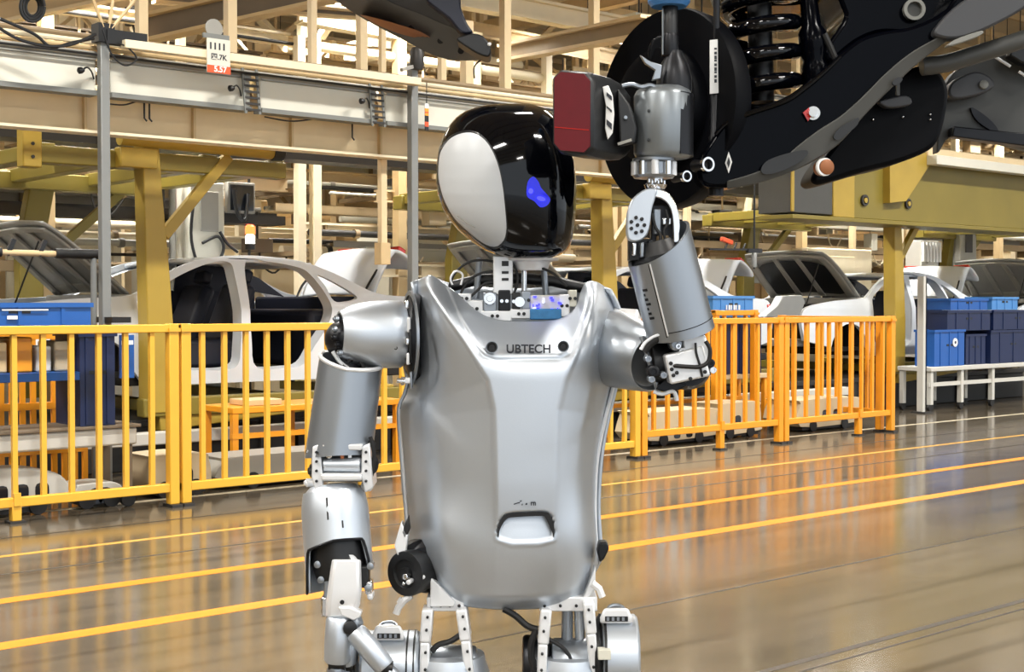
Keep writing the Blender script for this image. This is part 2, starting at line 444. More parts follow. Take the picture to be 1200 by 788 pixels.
fence(2.36, 4.40, YF, 'fence_yellow', 'yellow fence panel at the left edge, before the blue trolley', legs=(0.93,), n=10)
fence(4.42, 6.62, YF, 'fence_yellow', "yellow fence panel left of the robot's hanging arm, before the white car", legs=(1.5,), n=12)
fence(6.64, 8.86, YF, 'fence_yellow', 'yellow fence panel mostly hidden behind the robot torso', legs=(1.1,), n=12)
fence(8.88, 10.86, YF, 'fence_orange', "orange fence panel just right of the robot, below its raised elbow", zb=0.21, legs=(1.08,), n=10)
fence(10.88, 12.74, YF, 'fence_orange', 'orange fence panel at the right end of the row', zb=0.21, legs=(1.25,), n=9)
fence(YF + 0.09, 10.1, 12.69, 'fence_orange', 'orange fence panel turning back from the right end of the row', zb=0.21, n=6, axis='y', pw=0.07)
fence(UX(836, 9.7), UX(886, 9.7), 9.7, 'fence_orange', 'short orange fence panel standing behind the front row by the blue crate', zb=0.3, zt=1.30, n=3, pw=0.06)

# ------------------------------------------------------------------ overhead service gantry on the near side of the line
YG = 9.30
def zz(px, py, Y): return PY(px, py, Y).z
z_pan0, z_pan1 = 2.875, 3.06
g = thing('service_post', 'slim grey steel post rising through the gantry at the left', 'post', (UX(123, YG), YG, 0))
MB().span((-0.034, -0.034, 0.02), (0.034, 0.034, 3.28)).build('shaft', 'post_grey', g, 0.006)
MB().span((-0.11, -0.11, 0), (0.11, 0.11, 0.02)).build('foot_plate', 'steel_dark', g)
MB().span((-0.06, -0.06, 3.2), (0.06, 0.06, 3.33)).build('head_clamp', 'black', g)
MB().span((0.0, -0.07, 3.19), (0.3, 0.0, 3.29)).build('junction_box', 'black', g)
MB().span((-0.02, -0.16, 1.24), (0.12, 0.1, 1.28)).build('bracket', 'black', g)
MB().tube([(-0.02, -0.05, 3.3), (-0.12, -0.05, 3.55), (-0.25, -0.05, 3.8)], 0.012, 6).build('stay', 'tan', g)
MB().tube([(0.02, -0.05, 3.3), (0.06, -0.05, 3.55), (0.1, -0.05, 3.8)], 0.012, 6).build('stay', 'tan', g)
MB().tube([(0.04, -0.05, 3.3), (0.2, -0.05, 3.5), (0.38, -0.05, 3.8)], 0.012, 6).build('stay', 'tan', g)
g2 = thing('service_post', 'slim grey steel post left of the robot head, carrying the tan rail', 'post', (UX(484, YG), YG, 0))
MB().span((-0.034, -0.034, 0.02), (0.034, 0.034, 3.36)).build('shaft', 'post_grey', g2, 0.006)
MB().span((-0.11, -0.11, 0), (0.11, 0.11, 0.02)).build('foot_plate', 'steel_dark', g2)
MB().lathe((0, -0.06, 3.3), (0, 0, 1), [(0, 0.05), (0.04, 0.06), (0.14, 0.06), (0.18, 0.04)], 12).build('camera_head', 'steel_dark', g2)
MB().bar((-0.16, -0.06, 3.28), (0.05, -0.06, 3.35), 0.04, 0.03).build('bracket', 'grey_pipe', g2)

o = MB().span((UX(146, 9.22), 9.18, 3.165), (UX(491, 9.22), 9.26, 3.225)).build('gantry_rail', 'cream_light', None, 0.005)
tag(o, 'pale tan rail lying on top of the white gantry panels', 'rail')
edges = [UX(p, 9.4) for p in (-120, 114, 131, 294, 306, 440, 452, 600, 606, 760)]
pl = ['white gantry panel at the far left edge', 'long white gantry panel below the hanging sign', 'white gantry panel between the two ladder brackets', 'white gantry panel behind the post beside the robot head', 'white gantry panel hidden behind the robot head']
for i in range(5):
    x0, x1 = edges[2 * i], edges[2 * i + 1]
    t = thing('gantry_cladding', pl[i], 'panel', (x0, 9.4, z_pan0), 0, 'white panels of the gantry')
    L = x1 - x0
    MB().span((0, 0, 0), (L, 0.03, z_pan1 - z_pan0 + 0.03)).build('sheet', 'panel_white', t, 0.004)
    MB().span((0, -0.03, -0.035), (L, 0.1, 0)).build('lower_lip', 'panel_edge', t)
    MB().span((0, -0.02, z_pan1 - z_pan0 + 0.03), (L, 0.05, z_pan1 - z_pan0 + 0.05)).build('upper_lip', 'grey_pipe', t)
t = thing('gantry_beam', 'long cream steel girder below the white gantry panels', 'beam', (1.2, 9.62, 2.62))
MB().span((0, 0, 0), (10.2, 0.05, 0.28)).build('web', 'cream', t)
MB().span((0, -0.05, -0.02), (10.2, 0.12, 0)).build('flange', 'cream_light', t)
MB().span((0, -0.05, 0.27), (10.2, 0.12, 0.29)).build('flange', 'tan', t)
for i in range(12):
    MB().span((0.4 + i * 0.86, -0.04, 0), (0.42 + i * 0.86, 0, 0.27)).build('stiffener', 'tan', t)
for px in (172, 415, 178):
    MB().tube([(UX(px, 9.55) - 1.2, -0.05, 0.28), (UX(px, 9.55) - 1.2, -0.05, 0.12), (UX(px, 9.55) - 1.18, -0.05, 0.1)], 0.007, 5).build('hook', 'black', t)
for k, (z, r, m, y) in enumerate(((3.13, 0.022, 'grey_pipe', 9.38), (3.18, 0.018, 'tan', 9.42), (3.235, 0.02, 'cream_light', 9.5), (3.29, 0.025, 'tan_dark', 9.6), (3.12, 0.01, 'black', 9.33))):
    o = MB().tube([(1.0, y, z), (11.2, y, z)], r, 8).build('conduit', m)
    tag(o, ['grey conduit along the top of the white panels', 'tan conduit behind the grey one on the gantry', 'pale conduit on top of the gantry', 'brown conduit at the back of the gantry', 'thin black cable along the gantry panels'][k], 'conduit', 'conduits on the gantry')
# uprights and long beams of the gantry above the panels
for k, (px, y0, y1, w) in enumerate(((166, 0, 48, 0.075), (270, 0, 62, 0.08), (366, -10, 70, 0.06), (424, 5, 78, 0.075), (448, 35, 82, 0.05), (547, 65, 98, 0.09), (518, 67, 96, 0.06), (592, 30, 104, 0.08), (696, 5, 80, 0.08))):
    Y = 9.75; p = PY(px, y1, Y); q = PY(px, y0 - 40, Y)
    o = MB().span((p.x - w / 2, Y - w / 2, 2.9), (p.x + w / 2, Y + w / 2, max(q.z, 3.5))).build('hanger_upright', 'cream', None, 0.004)
    tag(o, 'cream box-section upright standing on the gantry girder, number %s from the left' % ['one', 'two', 'three', 'four', 'five', 'six', 'seven', 'eight', 'nine'][[0, 1, 2, 3, 4, 6, 5, 7, 8][k]], 'upright', 'uprights on the gantry')
# heavy beams overhead
def ibeam(p, q, h, w, m, label, m2=None):
    t = thing('overhead_beam', label, 'beam', p, 0, 'heavy overhead beams')
    d = Vector(q) - Vector(p)
    MB().bar((0, 0, 0), d, 0.03, h).build('web', m2 or m, t)
    MB().bar((0, 0, h / 2), d + Vector((0, 0, h / 2)), w, 0.03).build('flange', m, t)
    MB().bar((0, 0, -h / 2), d + Vector((0, 0, -h / 2)), w, 0.03).build('flange', m, t)
    return t
ibeam(PY(540, -4, 11.4), PY(760, 38, 11.4), 0.2, 0.16, 'cream_light', 'cream beam running along the line above the robot head')
ibeam(PY(590, 63, 11.6), PD(760, 30, 12.2), 0.16, 0.16, 'cream', 'cream beam crossing back towards the wheel disc', 'tan_dark')
ibeam(PY(172, 34, 11.6), PD(420, -22, 12.2), 0.22, 0.18, 'tan', 'wide taupe beam slanting across the top left', 'taupe')
ibeam(PY(-40, 22, 12.6), PD(190, -26, 13.0), 0.2, 0.18, 'cream', 'cream beam across the top left corner', 'tan')
ibeam(PY(350, 14, 13.2), PY(560, 52, 13.2), 0.22, 0.18, 'cream_light', 'pale beam behind the gantry uprights')
ibeam(PY(180, -2, 12.4), PY(470, 22, 12.4), 0.07, 0.1, 'tan', 'narrow tan beam near the top edge', 'taupe')
ibeam(PY(540, 30, 14.0), PD(735, 70, 15.0), 0.14, 0.14, 'cream', 'cream beam behind the head, sloping down to the red lamp')
# ladder brackets, gooseneck lamps, sign, tag, cables
for px0, px1, lb in ((292, 306, 'dark ladder bracket between the gantry panels left of centre'), (438, 454, 'dark ladder bracket between the gantry panels near the post')):
    p = PY((px0 + px1) / 2, 100, 9.36)
    t = thing('ladder_bracket', lb, 'bracket', (p.x, 9.36, 2.82), 0, 'ladder brackets of the gantry')
    for sx in (-0.06, 0.06): MB().bar((sx - 0.02, 0, 0), (sx - 0.05, 0, 0.34), 0.014, 0.02).build('rail', 'panel_edge', t)
    for k in range(7): MB().bar((-0.085 - k * 0.004, 0, 0.03 + k * 0.045), (0.045 - k * 0.004, 0, 0.03 + k * 0.045), 0.016, 0.016).build('rung', 'steel_dark', t)
for k, (px, py) in enumerate(((97, 82), (273, 103), (426, 118))):
    p = PY(px, py, 9.3)
    t = thing('gooseneck_lamp', ['small black gooseneck lamp on the leftmost gantry panels', 'small black gooseneck lamp under the hanging sign', 'small black gooseneck lamp right of centre on the gantry'][k], 'lamp', p, 0, 'gooseneck lamps on the gantry')
    MB().tube(smooth_line([(0, 0, 0), (0.04, 0.02, 0.025), (0.09, 0.06, 0.005), (0.12, 0.09, -0.04)]), 0.006, 6).build('neck', 'black', t)
    MB().lathe((0.01, 0, 0), (-1, 0, -0.2), [(0, 0.012), (0.02, 0.024), (0.04, 0.024), (0.05, 0.01)], 10).build('head', 'black', t)
t = thing('hanging_sign', 'small white sign with black bars and an orange lower band on the gantry', 'sign', PY(256, 66, 9.165))
MB().span((-0.095, -0.006, -0.125), (0.095, 0.006, 0.125)).build('board', 'panel_white', t, 0.003)
MB().span((-0.096, -0.0075, -0.125), (0.096, -0.0055, -0.07)).build('orange_band', 'sign_red', t)
for k in range(4):
    MB().span((-0.072 + k * 0.036, -0.0085, 0.045), (-0.060 + k * 0.036, -0.006, 0.095)).build('printed_bar', 'print_black', t)
lettering('lettering', '四.7K', 0.055, 'print_black', t, (0, -0.0065, -0.01), (math.pi / 2, 0, 0))
lettering('lettering', '5.57', 0.06, 'white_label', t, (0.01, -0.0085, -0.097), (math.pi / 2, 0, 0))
MB().span((-0.12, 0.0, 0.125), (0.09, 0.02, 0.16)).build('holder', 'panel_edge', t)
MB().lathe((-0.03, 0.01, 0.2), (0, 1, 0), [(-0.005, 0.07), (0.005, 0.07)], 16).build('dial', 'grey_pipe', t)
t = thing('warning_tag', 'narrow orange and black striped tag hanging beside the robot head', 'tag', PY(500, 140, 9.15))
for k, (m, a, b) in enumerate((('white_label', 0.09, 0.13), ('sign_amber', 0.03, 0.09), ('sign_red', 0.05, 0.062), ('black', -0.02, 0.03), ('sign_red', -0.06, -0.02), ('black', -0.09, -0.06))):
    MB().span((-0.018, -0.004 - 0.001 * (k == 2), a), (0.018, 0.004, b)).build('stripe', m, t)
MB().tube([(0, 0, 0.12), (0, 0, 0.3)], 0.004, 5).build('cord', 'black', t)
def cable(label, pts, r=0.011, m='black', group='black cables over the gantry'):
    o = MB().tube(smooth_line([tuple(p) for p in pts], 7), r, 7).build('cable', m)
    return tag(o, label, 'cable', group)
cable('black cable sagging left of the grey post', [PY(x, y, 9.15) for x, y in ((0, 22), (40, 40), (60, 55), (85, 50), (110, 45))])
cable('black cable loop sagging lowest left of the grey post', [PY(x, y, 9.13) for x, y in ((-5, 30), (22, 46), (55, 54), (84, 52), (112, 40))])
cable('black cable dangling right of the grey post', [PY(x, y, 9.2) for x, y in ((120, 35), (130, 62), (142, 75), (152, 76), (160, 68), (150, 56), (138, 50))], 0.006)
for k in range(3):
    cable(['outer ring of the black cable coil in the top left corner', 'middle ring of the black cable coil in the top left corner', 'inner ring of the black cable coil in the top left corner'][k],
          [PY(38 + (14 - 3 * k) * math.cos(a), 8 + (17 - 3 * k) * math.sin(a), 9.2 + 0.03 * k) for a in [i * 0.52 for i in range(13)]], 0.012)
cable('thin black cable running under the cream girder', [PY(x, y, 9.5) for x, y in ((128, 122), (145, 123), (160, 119), (174, 117))], 0.006)
cable('thin black cable on the cream girder in the middle', [PY(x, y, 9.5) for x, y in ((310, 137), (340, 142), (365, 140), (384, 138))], 0.006)
# ------------------------------------------------------------------ the humanoid robot
D0 = 2.27
ROOT = PD(600, 394, D0); ROOT.z = 0
HF = Vector((_s, _c, 0))
def RL(px, py, dy=0.0):
    w = PD(px, py, D0 + dy) - ROOT
    return Vector((w.dot(RGT), w.dot(HF), w.z))
def K(n, dy=0.0): return n * (D0 + dy) / F_PX
robot = thing('humanoid_robot', 'silver humanoid robot with a glossy black head raising its arm', 'robot', ROOT, -YAW)
def bolts(parent, plist, r=0.004, axis=(0, -1, 0), m='black', h=0.004, name='bolt'):
    for p in plist: MB().lathe(p, axis, [(-0.006, r), (h, r), (h + 0.001, r * 0.6)], 10).build(name, m, parent)

# --- torso front shell: a grid between four outlines
def sdf(poly, x, y):
    d = 1e9; inside = False; n = len(poly)
    for i in range(n):
        ax, ay = poly[i]; bx, by = poly[(i + 1) % n]
        ex, ey = bx - ax, by - ay; wx, wy = x - ax, y - ay
        t = max(0.0, min(1.0, (wx * ex + wy * ey) / (ex * ex + ey * ey)))
        d = min(d, (wx - ex * t) ** 2 + (wy - ey * t) ** 2)
        if (ay > y) != (by > y) and x < (bx - ax) * (y - ay) / (by - ay) + ax: inside = not inside
    d = math.sqrt(d); return -d if inside else d
def sst(a, b, x):
    t = max(0.0, min(1.0, (x - a) / (b - a))); return t * t * (3 - 2 * t)
def v3(l): return [(x, y, 0) for x, y in l]
NU, NV = 124, 190
eT = resample(smooth_line(v3([(487, 331), (500, 324.5), (508, 325), (533, 343), (559, 366), (585, 376), (622, 378), (655, 375), (674, 362), (681, 343), (687, 332), (698, 331), (711, 339)]), 8), NU)
eB = resample(smooth_line(v3([(479, 644), (497, 656), (512, 682), (525, 700), (541, 709), (570, 713), (602, 714), (642, 712), (671, 705), (686, 690), (696, 670), (702, 653)]), 8), NU)
eL = resample(smooth_line(v3([(487, 331), (489, 350), (490, 368), (488, 396), (485, 432), (478, 461), (471, 478), (472, 510), (476, 560), (480, 612), (479, 644)]), 8), NV)
eR = resample(smooth_line(v3([(711, 339), (721, 359), (725, 382), (724, 424), (718, 455), (708, 497), (701, 539), (698, 591), (700, 632), (702, 653)]), 8), NV)
def coons(u, v):
    i, j = round(u * NU), round(v * NV)
    T, B, Lp, R_ = eT[i], eB[i], eL[j], eR[j]
    p = T * (1 - v) + B * v + Lp * (1 - u) + R_ * u - (eT[0] * (1 - u) * (1 - v) + eT[NU] * u * (1 - v) + eB[0] * (1 - u) * v + eB[NU] * u * v)
    return p.x, p.y
PANEL = [(500, 335), (545, 402), (571, 446), (578, 480), (581, 600), (580, 780), (652, 780), (651, 600), (655, 480), (663, 446), (680, 405), (694, 362), (702, 300), (600, 280), (500, 300)]
COLLAR = [(520, 330), (538, 372), (556, 404), (567, 416), (580, 421), (655, 420), (667, 414), (676, 398), (686, 366), (694, 330), (600, 290)]
SCOOP = [(584, 632), (582, 622), (586, 610), (592, 603), (602, 601), (638, 600), (645, 604), (649, 614), (650, 624), (648, 632), (632, 637), (600, 638)]
def torso_y(u, v, px, py):
    xl, xr = eL[round(v * NV)].x, eR[round(v * NV)].x
    dp = sdf(PANEL, px, py)
    edge = max(0.2, min(u, 1 - u) * 232)
    fade = sst(650, 560, py)
    q = max(0.0, dp) / (max(0.0, dp) + edge)
    w = 2 * u - 1
    y = -0.062 + 0.105 * ((0.14 + 0.40 * fade) * q + 0.46 * q ** 3) + 0.018 * abs(w) ** 6
    y += 0.035 * (w if w > 0 else -0.3 * w) ** 2                        # slightly turned
    y += 0.085 * sst(0.22, -0.05, v) ** 1.6                             # the straps lean back
    y += 0.030 * sst(0.72, 1.04, v) ** 1.5 + 0.020 * sst(0.94, 1.0, v) ** 2
    y += 0.012 * ((py - 450) / 250) ** 2
    y -= 0.0045 * sst(2.5, -2.5, dp) * fade
    y -= 0.0040 * sst(1.5, -3.0, sdf(COLLAR, px, py))
    ds = sdf(SCOOP, px, py)
    if ds < 6:
        y += 0.012 * sst(0.8, -1.6, ds) * (0.06 + 0.94 * max(0, min(1, (637 - py) / 33)))
        y -= 0.0016 * sst(5, 0.5, abs(ds)) * sst(625, 636, py)
    return y
def torso_pt(u, v):
    px, py = coons(u, v)
    return RL(px, py, torso_y(u, v, px, py))
tm = MB().grid(torso_pt, NU, NV)
chest = tm.build('torso_shell', 'silver', robot, sharp=60)
sm = chest.modifiers.new('solid', 'SOLIDIFY'); sm.thickness = 0.004; sm.offset = 0
def on_torso_(px, py):
    best = min(((coons(i / 31, j / 38), (i / 31, j / 38)) for i in range(32) for j in range(39)), key=lambda t: (t[0][0] - px) ** 2 + (t[0][1] - py) ** 2)
    return torso_y(best[1][0], best[1][1], px, py)
SL_O = resample(v3(smooth_line([(584, 630), (583, 622), (586.5, 611), (592, 604), (601, 601.5), (638, 600.5), (644.5, 604), (648.5, 614), (650, 624), (649, 630)], 5)), 40)
SL_I = resample(v3(smooth_line([(584.6, 630), (585.6, 622), (590, 613), (595, 608), (602, 606.5), (634, 605), (639, 607), (643, 615), (647, 624), (648.4, 630)], 5)), 40)
SY = on_torso_(615, 597)
gp = MB().loft([[RL(a.x, a.y, SY - 0.0022), RL(b.x, b.y, SY - 0.0018), RL(b.x, b.y, SY + 0.012), RL(a.x, a.y, SY + 0.012)] for a, b in zip(SL_O, SL_I)]).build('scoop_shade_strip', 'black', robot)  # black strip stands in for the shade in the scoop's slit
# back shell
eTb = resample(smooth_line(v3([(487, 332), (505, 326), (530, 334), (600, 340), (665, 336), (690, 333), (711, 341)]), 6), 40)
def back_pt(u, v):
    i = round(u * 40); T, B, Lp, R_ = eTb[i], eB[round(u * NU)], eL[round(v * NV)], eR[round(v * NV)]
    p = T * (1 - v) + B * v + Lp * (1 - u) + R_ * u - (eTb[0] * (1 - u) * (1 - v) + eTb[40] * u * (1 - v) + eB[0] * (1 - u) * v + eB[NU] * u * v)
    w = abs(2 * u - 1); px = p.x - 6 * (1 - 2 * u) * (w ** 4)
    return RL(px, p.y, 0.075 + 0.125 * (1 - w ** 3))
b = MB().grid(back_pt, 40, 38).build('back_shell', 'silver', robot)
sm = b.modifiers.new('solid', 'SOLIDIFY'); sm.thickness = 0.005
# dark core seen through neck, arm and waist openings
MB().loft([[RL(cx + hw * math.cos(a) * 1.0, py, 0.075 + 0.055 * math.sin(a)) for a in [i * math.pi / 10 for i in range(20)]] for py, cx, hw in ((383, 603, 96), (430, 603, 104), (470, 597, 108), (560, 590, 100), (640, 590, 98), (690, 610, 70))]).build('inner_frame', 'black_steel', robot)
# strips of the side gap (between the front and the back shell)
for side, pts in (('l', [(470, 480), (472, 520), (475, 570), (478, 612), (474, 640), (471, 660)]), ('r', [(724, 430), (717, 460), (706, 505), (699, 545), (697, 600), (699, 640)])):
    MB().tube([RL(x, y, 0.07) for x, y in smooth_line(pts, 4)], K(2.6), 6).build('edge_trim', 'white_metal', robot)
# chest sensors, lettering
for px, py, r in ((576.5, 407, 6.2), (660, 406, 5.8)):
    yb = -0.071
    c = RL(px, py, yb + 0.006)
    o = MB().lathe(c, (0, -1, 0), [(-0.004, K(r)), (0.003, K(r)), (0.003, K(r * 0.72)), (0.001, K(r * 0.55))], 24).build('chest_sensor', 'black', robot)
    MB().ring(RL(px, py, yb + 0.004), (0, -1, 0), K(r + 0.9), K(r), 0.003).build('bezel', 'silver_dark', o)
def on_torso(px, py):
    best = min(((coons(i / 31, j / 38), (i / 31, j / 38)) for i in range(32) for j in range(39)), key=lambda t: (t[0][0] - px) ** 2 + (t[0][1] - py) ** 2)
    return torso_y(best[1][0], best[1][1], px, py)
o = lettering('brand_lettering', 'UBTECH', K(13.5), 'print_black', robot, RL(619.5, 409.5, on_torso(619, 409) - 0.0065), (math.pi / 2, 0, 0), 1.0)
yy = on_torso(612, 590) - 0.0035
mk = MB()
for pts in ([(602, 592), (606, 590.6), (609, 590), (609.5, 588.6), (606, 589.5), (602, 590.8)], [(609, 587.5), (611.2, 586.6), (611.6, 587.6), (609.4, 588.4)], [(611, 592.4), (612.6, 592.4), (612.2, 590.2)]):
    mk.poly([RL(x, y, yy) for x, y in pts], (0, 0.002, 0))
mk.build('badge_mark', 'print_black', robot)
MB().poly([RL(x, y, yy) for x, y in ((615.5, 592), (617.8, 592), (618, 590), (616.4, 590.2))], (0, 0.002, 0)).build('badge_mark', 'print_black', robot)
lettering('badge_lettering', 'rn', K(8), 'print_black', robot, RL(625, 590, yy), (math.pi / 2, 0, 0), 0.9)

# --- head
HEAD = [(121.5, 586, 612), (123, 570, 626), (126, 556, 636), (131, 543.5, 645), (138, 534, 652), (146, 527, 658), (160, 519, 665), (175, 514, 670), (192, 511.5, 673.5), (210, 511, 675), (228, 513, 675.5), (245, 519, 675), (258, 527, 674), (270, 537, 672.5), (279, 547, 671), (287, 558, 668.5), (294, 570, 664), (299, 582, 656), (302.5, 594, 646), (304, 604, 634)]
def head_row(py):
    for (a, l0, r0), (b, l1, r1) in zip(HEAD, HEAD[1:]):
        if a <= py <= b:
            t = (py - a) / (b - a); return l0 + (l1 - l0) * t, r0 + (r1 - r0) * t
    return HEAD[-1][1:] if py > 300 else HEAD[0][1:]
HC = 0.055
def head_ring(py, n=56, grow=0.0):
    l, r = head_row(py); cx, hw = (l + r) / 2, (r - l) / 2 + grow
    full = 82.0; dep = 0.118 * (hw / full) ** 0.75
    ring = []
    for i in range(n):
        a = 2 * math.pi * i / n; ca, sa = math.cos(a), math.sin(a); e = 0.80
        x = math.copysign(abs(ca) ** e, ca); y = math.copysign(abs(sa) ** e, sa)
        ring.append(RL(cx + hw * x, py, HC + dep * y))
    return ring
rows = []
for (a, _, _), (b, _, _) in zip(HEAD, HEAD[1:]):
    for k in range(2): rows.append(a + (b - a) * k / 2)
rows.append(304)
head = MB().loft([head_ring(py) for py in rows]).build('head_shell', 'gloss_black', robot, sharp=80)
def head_front(px, py, off=0.0):
    l, r = head_row(py); cx, hw = (l + r) / 2, (r - l) / 2
    t = max(-0.985, min(0.985, (px - cx) / hw)); e = 0.80
    s = (1 - abs(t) ** (2 / e)) ** (e / 2)
    return HC - 0.118 * (hw / 82.0) ** 0.75 * s - off
EAR = [(513.5, 190), (517, 175), (528, 161), (545, 154.5), (560, 157), (573, 169), (583, 190), (589, 215), (592.5, 245), (594, 270), (590, 284), (580, 290.5), (566, 286), (548, 272), (531, 255), (519, 232), (513.5, 210)]
def ear_cover(shrink, off, name, m, parent, dome):
    out = resample(smooth_line(v3(EAR), 8, True) + [EAR[0] + (0,)], 72)[:-1]
    c = Vector((554, 222, 0)); rings = []
    for k in range(13):
        t = k / 12
        ring = []
        for p in out:
            q = c + (p - c) * (1 - t) * shrink
            ring.append(RL(q.x, q.y, head_front(q.x, q.y, off + dome * (1 - (1 - t) ** 3))))
        rings.append(ring)
    back = [RL((c + (p - c) * shrink).x, (c + (p - c) * shrink).y, head_front((c + (p - c) * shrink).x, (c + (p - c) * shrink).y, -0.004)) for p in out]
    return MB().loft([back] + rings[:-1], True).build(name, m, parent, sharp=70)
ear_cover(1.025, 0.002, 'ear_gasket', 'black', robot, 0.0)
ear = ear_cover(0.985, 0.005, 'ear_cover', 'ear_white', robot, 0.004); ear['label'] = 'pale grey side cover'
MB().tube([RL(x, y, head_front(x, y, 0.011)) for x, y in ((536, 253), (546, 261), (557, 267))], K(0.5), 5).build('ear_mark', 'grey_pipe', ear)
# blue light in the visor: flat emissive shapes just on the surface
def visor_patch(pts, name, m, off=0.0015):
    c = (sum(p[0] for p in pts) / len(pts), sum(p[1] for p in pts) / len(pts))
    vs = [RL(c[0], c[1], head_front(*c, off))] + [RL(x, y, head_front(x, y, off)) for x, y in pts]
    return MB().add(vs, [(0, i + 1, (i + 1) % len(pts) + 1) for i in range(len(pts))]).build(name, m, head)
visor_patch(smooth_line([(619, 212), (625, 207), (631, 213), (634, 220), (641, 228), (645, 234), (641, 241), (633, 243), (626, 236), (618, 231), (617, 222)], 3, True), 'eye_light', 'blue_eye')
visor_patch([(622 + 3 * math.cos(a), 224 + 3.4 * math.sin(a)) for a in [i * 0.7 for i in range(9)]], 'eye_light_core', 'blue_led', 0.0022)
visor_patch([(634 + 5 * math.cos(a) + 2 * math.sin(a), 233 + 3 * math.sin(a)) for a in [i * 0.7 for i in range(9)]], 'eye_light_core', 'blue_led', 0.0022)
MB().lathe(RL(622, 303, HC), (0, 0, -1), [(0, K(34)), (0.004, K(33)), (0.006, K(24)), (0.02, K(20))], 24).build('head_base', 'white_metal', robot)

# --- neck
def pbox(px0, py0, px1, py1, dy, dep, name, m, parent=robot, bevel=0.002):
    a, b = RL(px0, py1, dy), RL(px1, py0, dy)
    return MB().span((a.x, a.y, a.z), (b.x, a.y + dep, b.z)).build(name, m, parent, bevel)
nk = pbox(578, 300, 601, 346, 0.03, 0.04, 'neck_column', 'white_metal')
for a, b in ((306, 312), (318, 321), (326, 329)): pbox(588, a, 596, b, 0.028, 0.006, 'neck_slot', 'black', nk, 0)
nr = MB().tube([RL(614, 300, 0.05), RL(614, 346, 0.05)], K(3.4), 12).build('neck_rod', 'chrome', robot)
MB().tube([RL(636, 300, 0.09), RL(640, 350, 0.09)], K(4), 12).build('neck_rod', 'silver_dark', robot)
MB().tube([RL(562, 302, 0.09), RL(558, 350, 0.09)], K(4), 12).build('neck_rod', 'silver_dark', robot)
for x0, y0, x1, y1, m in ((566, 343, 582, 367, 'silver_dark'), (584, 340, 598, 366, 'black_steel'), (600, 343, 610, 364, 'black'), (611, 341, 622, 363, 'silver_dark'), (546, 352, 566, 372, 'white_metal'), (536, 344, 552, 356, 'white_metal'), (598, 362, 624, 374, 'white_metal'), (560, 364, 600, 377, 'white_metal'), (655, 345, 668, 372, 'white_metal'), (666, 340, 676, 360, 'panel_white')):
    o = pbox(x0, y0, x1, y1, 0.018, 0.03, 'neck_actuator', m)
    for k in range(2): MB().lathe(RL((x0 + x1) / 2 + (k - 0.5) * 6, (y0 + y1) / 2, 0.018), (0, -1, 0), [(-0.002, 0.003), (0.003, 0.003)], 8).build('screw', 'chrome' if 'black' in m else 'black', o)
MB().lathe(RL(574, 350, 0.015), (0, -1, 0), [(0, K(7)), (0.004, K(7)), (0.004, K(4)), (0.008, K(3.5))], 16).build('neck_gear', 'chrome', robot)
MB().lathe(RL(609, 354, 0.012), (0, -1, 0), [(0, K(6)), (0.004, K(6)), (0.004, K(3)), (0.007, K(3))], 16).build('neck_gear', 'chrome', robot)
pc = pbox(621, 362, 658, 375, 0.012, 0.02, 'control_board', 'pcb'); pc['label'] = 'blue circuit board in the neck opening'
rr = random.Random(3)
for k in range(16):
    x, y = 623 + rr.random() * 32, 347 + rr.random() * 16
    pbox(x, y, x + 1 + 3 * rr.random(), y + 1 + 3 * rr.random(), 0.014, 0.003, 'indicator_light', 'blue_led' if rr.random() < 0.75 else 'white_led', pc, 0)
pbox(620, 346, 658, 363, 0.019, 0.02, 'board_holder', 'panel_white', pc)
MB().tube([RL(x, y, 0.10) for x, y in ((528, 336), (560, 328), (610, 326), (650, 330), (684, 338))], K(7), 10).build('shoulder_yoke', 'black', robot)
for pts in ([(526, 338), (532, 322), (546, 309), (562, 305), (582, 307)], [(540, 344), (548, 330), (562, 321), (580, 318)], [(547, 352), (558, 342), (568, 333), (581, 330)], [(618, 310), (634, 314), (650, 322), (664, 336)], [(600, 308), (606, 320), (606, 334), (602, 344)]):
    MB().tube([RL(x, y, 0.035) for x, y in smooth_line(pts, 5)], K(1.6), 7).build('neck_cable', 'rubber', robot)
MB().tube([RL(x, y, 0.03) for x, y in smooth_line([(530, 334), (528, 326), (534, 318), (542, 322), (540, 334)], 5)], K(1.3), 7).build('neck_cable', 'white_metal', robot)

# --- arm hanging on the left of the picture
sh = 0.045
# dark joint in the arm opening
MB().lathe(RL(494, 396, sh + 0.02), (-1, 0, 0), [(0, K(52)), (K(8), K(54)), (K(14), K(50)), (K(20), K(36))], 32).build('shoulder_joint', 'black_steel', robot)
for x, y, w, h, m in ((474, 352, 5, 10, 'chrome'), (477, 372, 4, 18, 'white_metal'), (475, 396, 5, 8, 'chrome'), (476, 414, 4, 14, 'white_metal'), (473, 443, 8, 7, 'white_metal'), (479, 386, 3, 40, 'black'), (480, 436, 3, 20, 'silver_dark')):
    pbox(x, y, x + w, y + h, -0.015, 0.02, 'joint_detail', m)
MB().lathe(RL(474, 447, -0.015), (-1, -0.2, 0.1), [(0, K(5)), (K(4), K(5)), (K(4), K(3)), (K(9), K(3))], 12).build('joint_pin', 'chrome', robot)
MB().ring(RL(482, 396, sh - 0.01), (-1, -0.25, 0), K(56), K(51), K(3), 32).build('arm_opening_rim', 'silver_dark', robot)
def bell_prof(L, r): return [(L * a, r * b) for a, b in ((0, 0.96), (0.03, 1.0), (0.25, 1.01), (0.5, 0.985), (0.7, 0.92), (0.86, 0.82), (0.96, 0.73), (1.0, 0.69), (1.0, 0.63), (0.9, 0.6))]
ax = RL(398, 392, sh - 0.035) - RL(471, 392, sh)
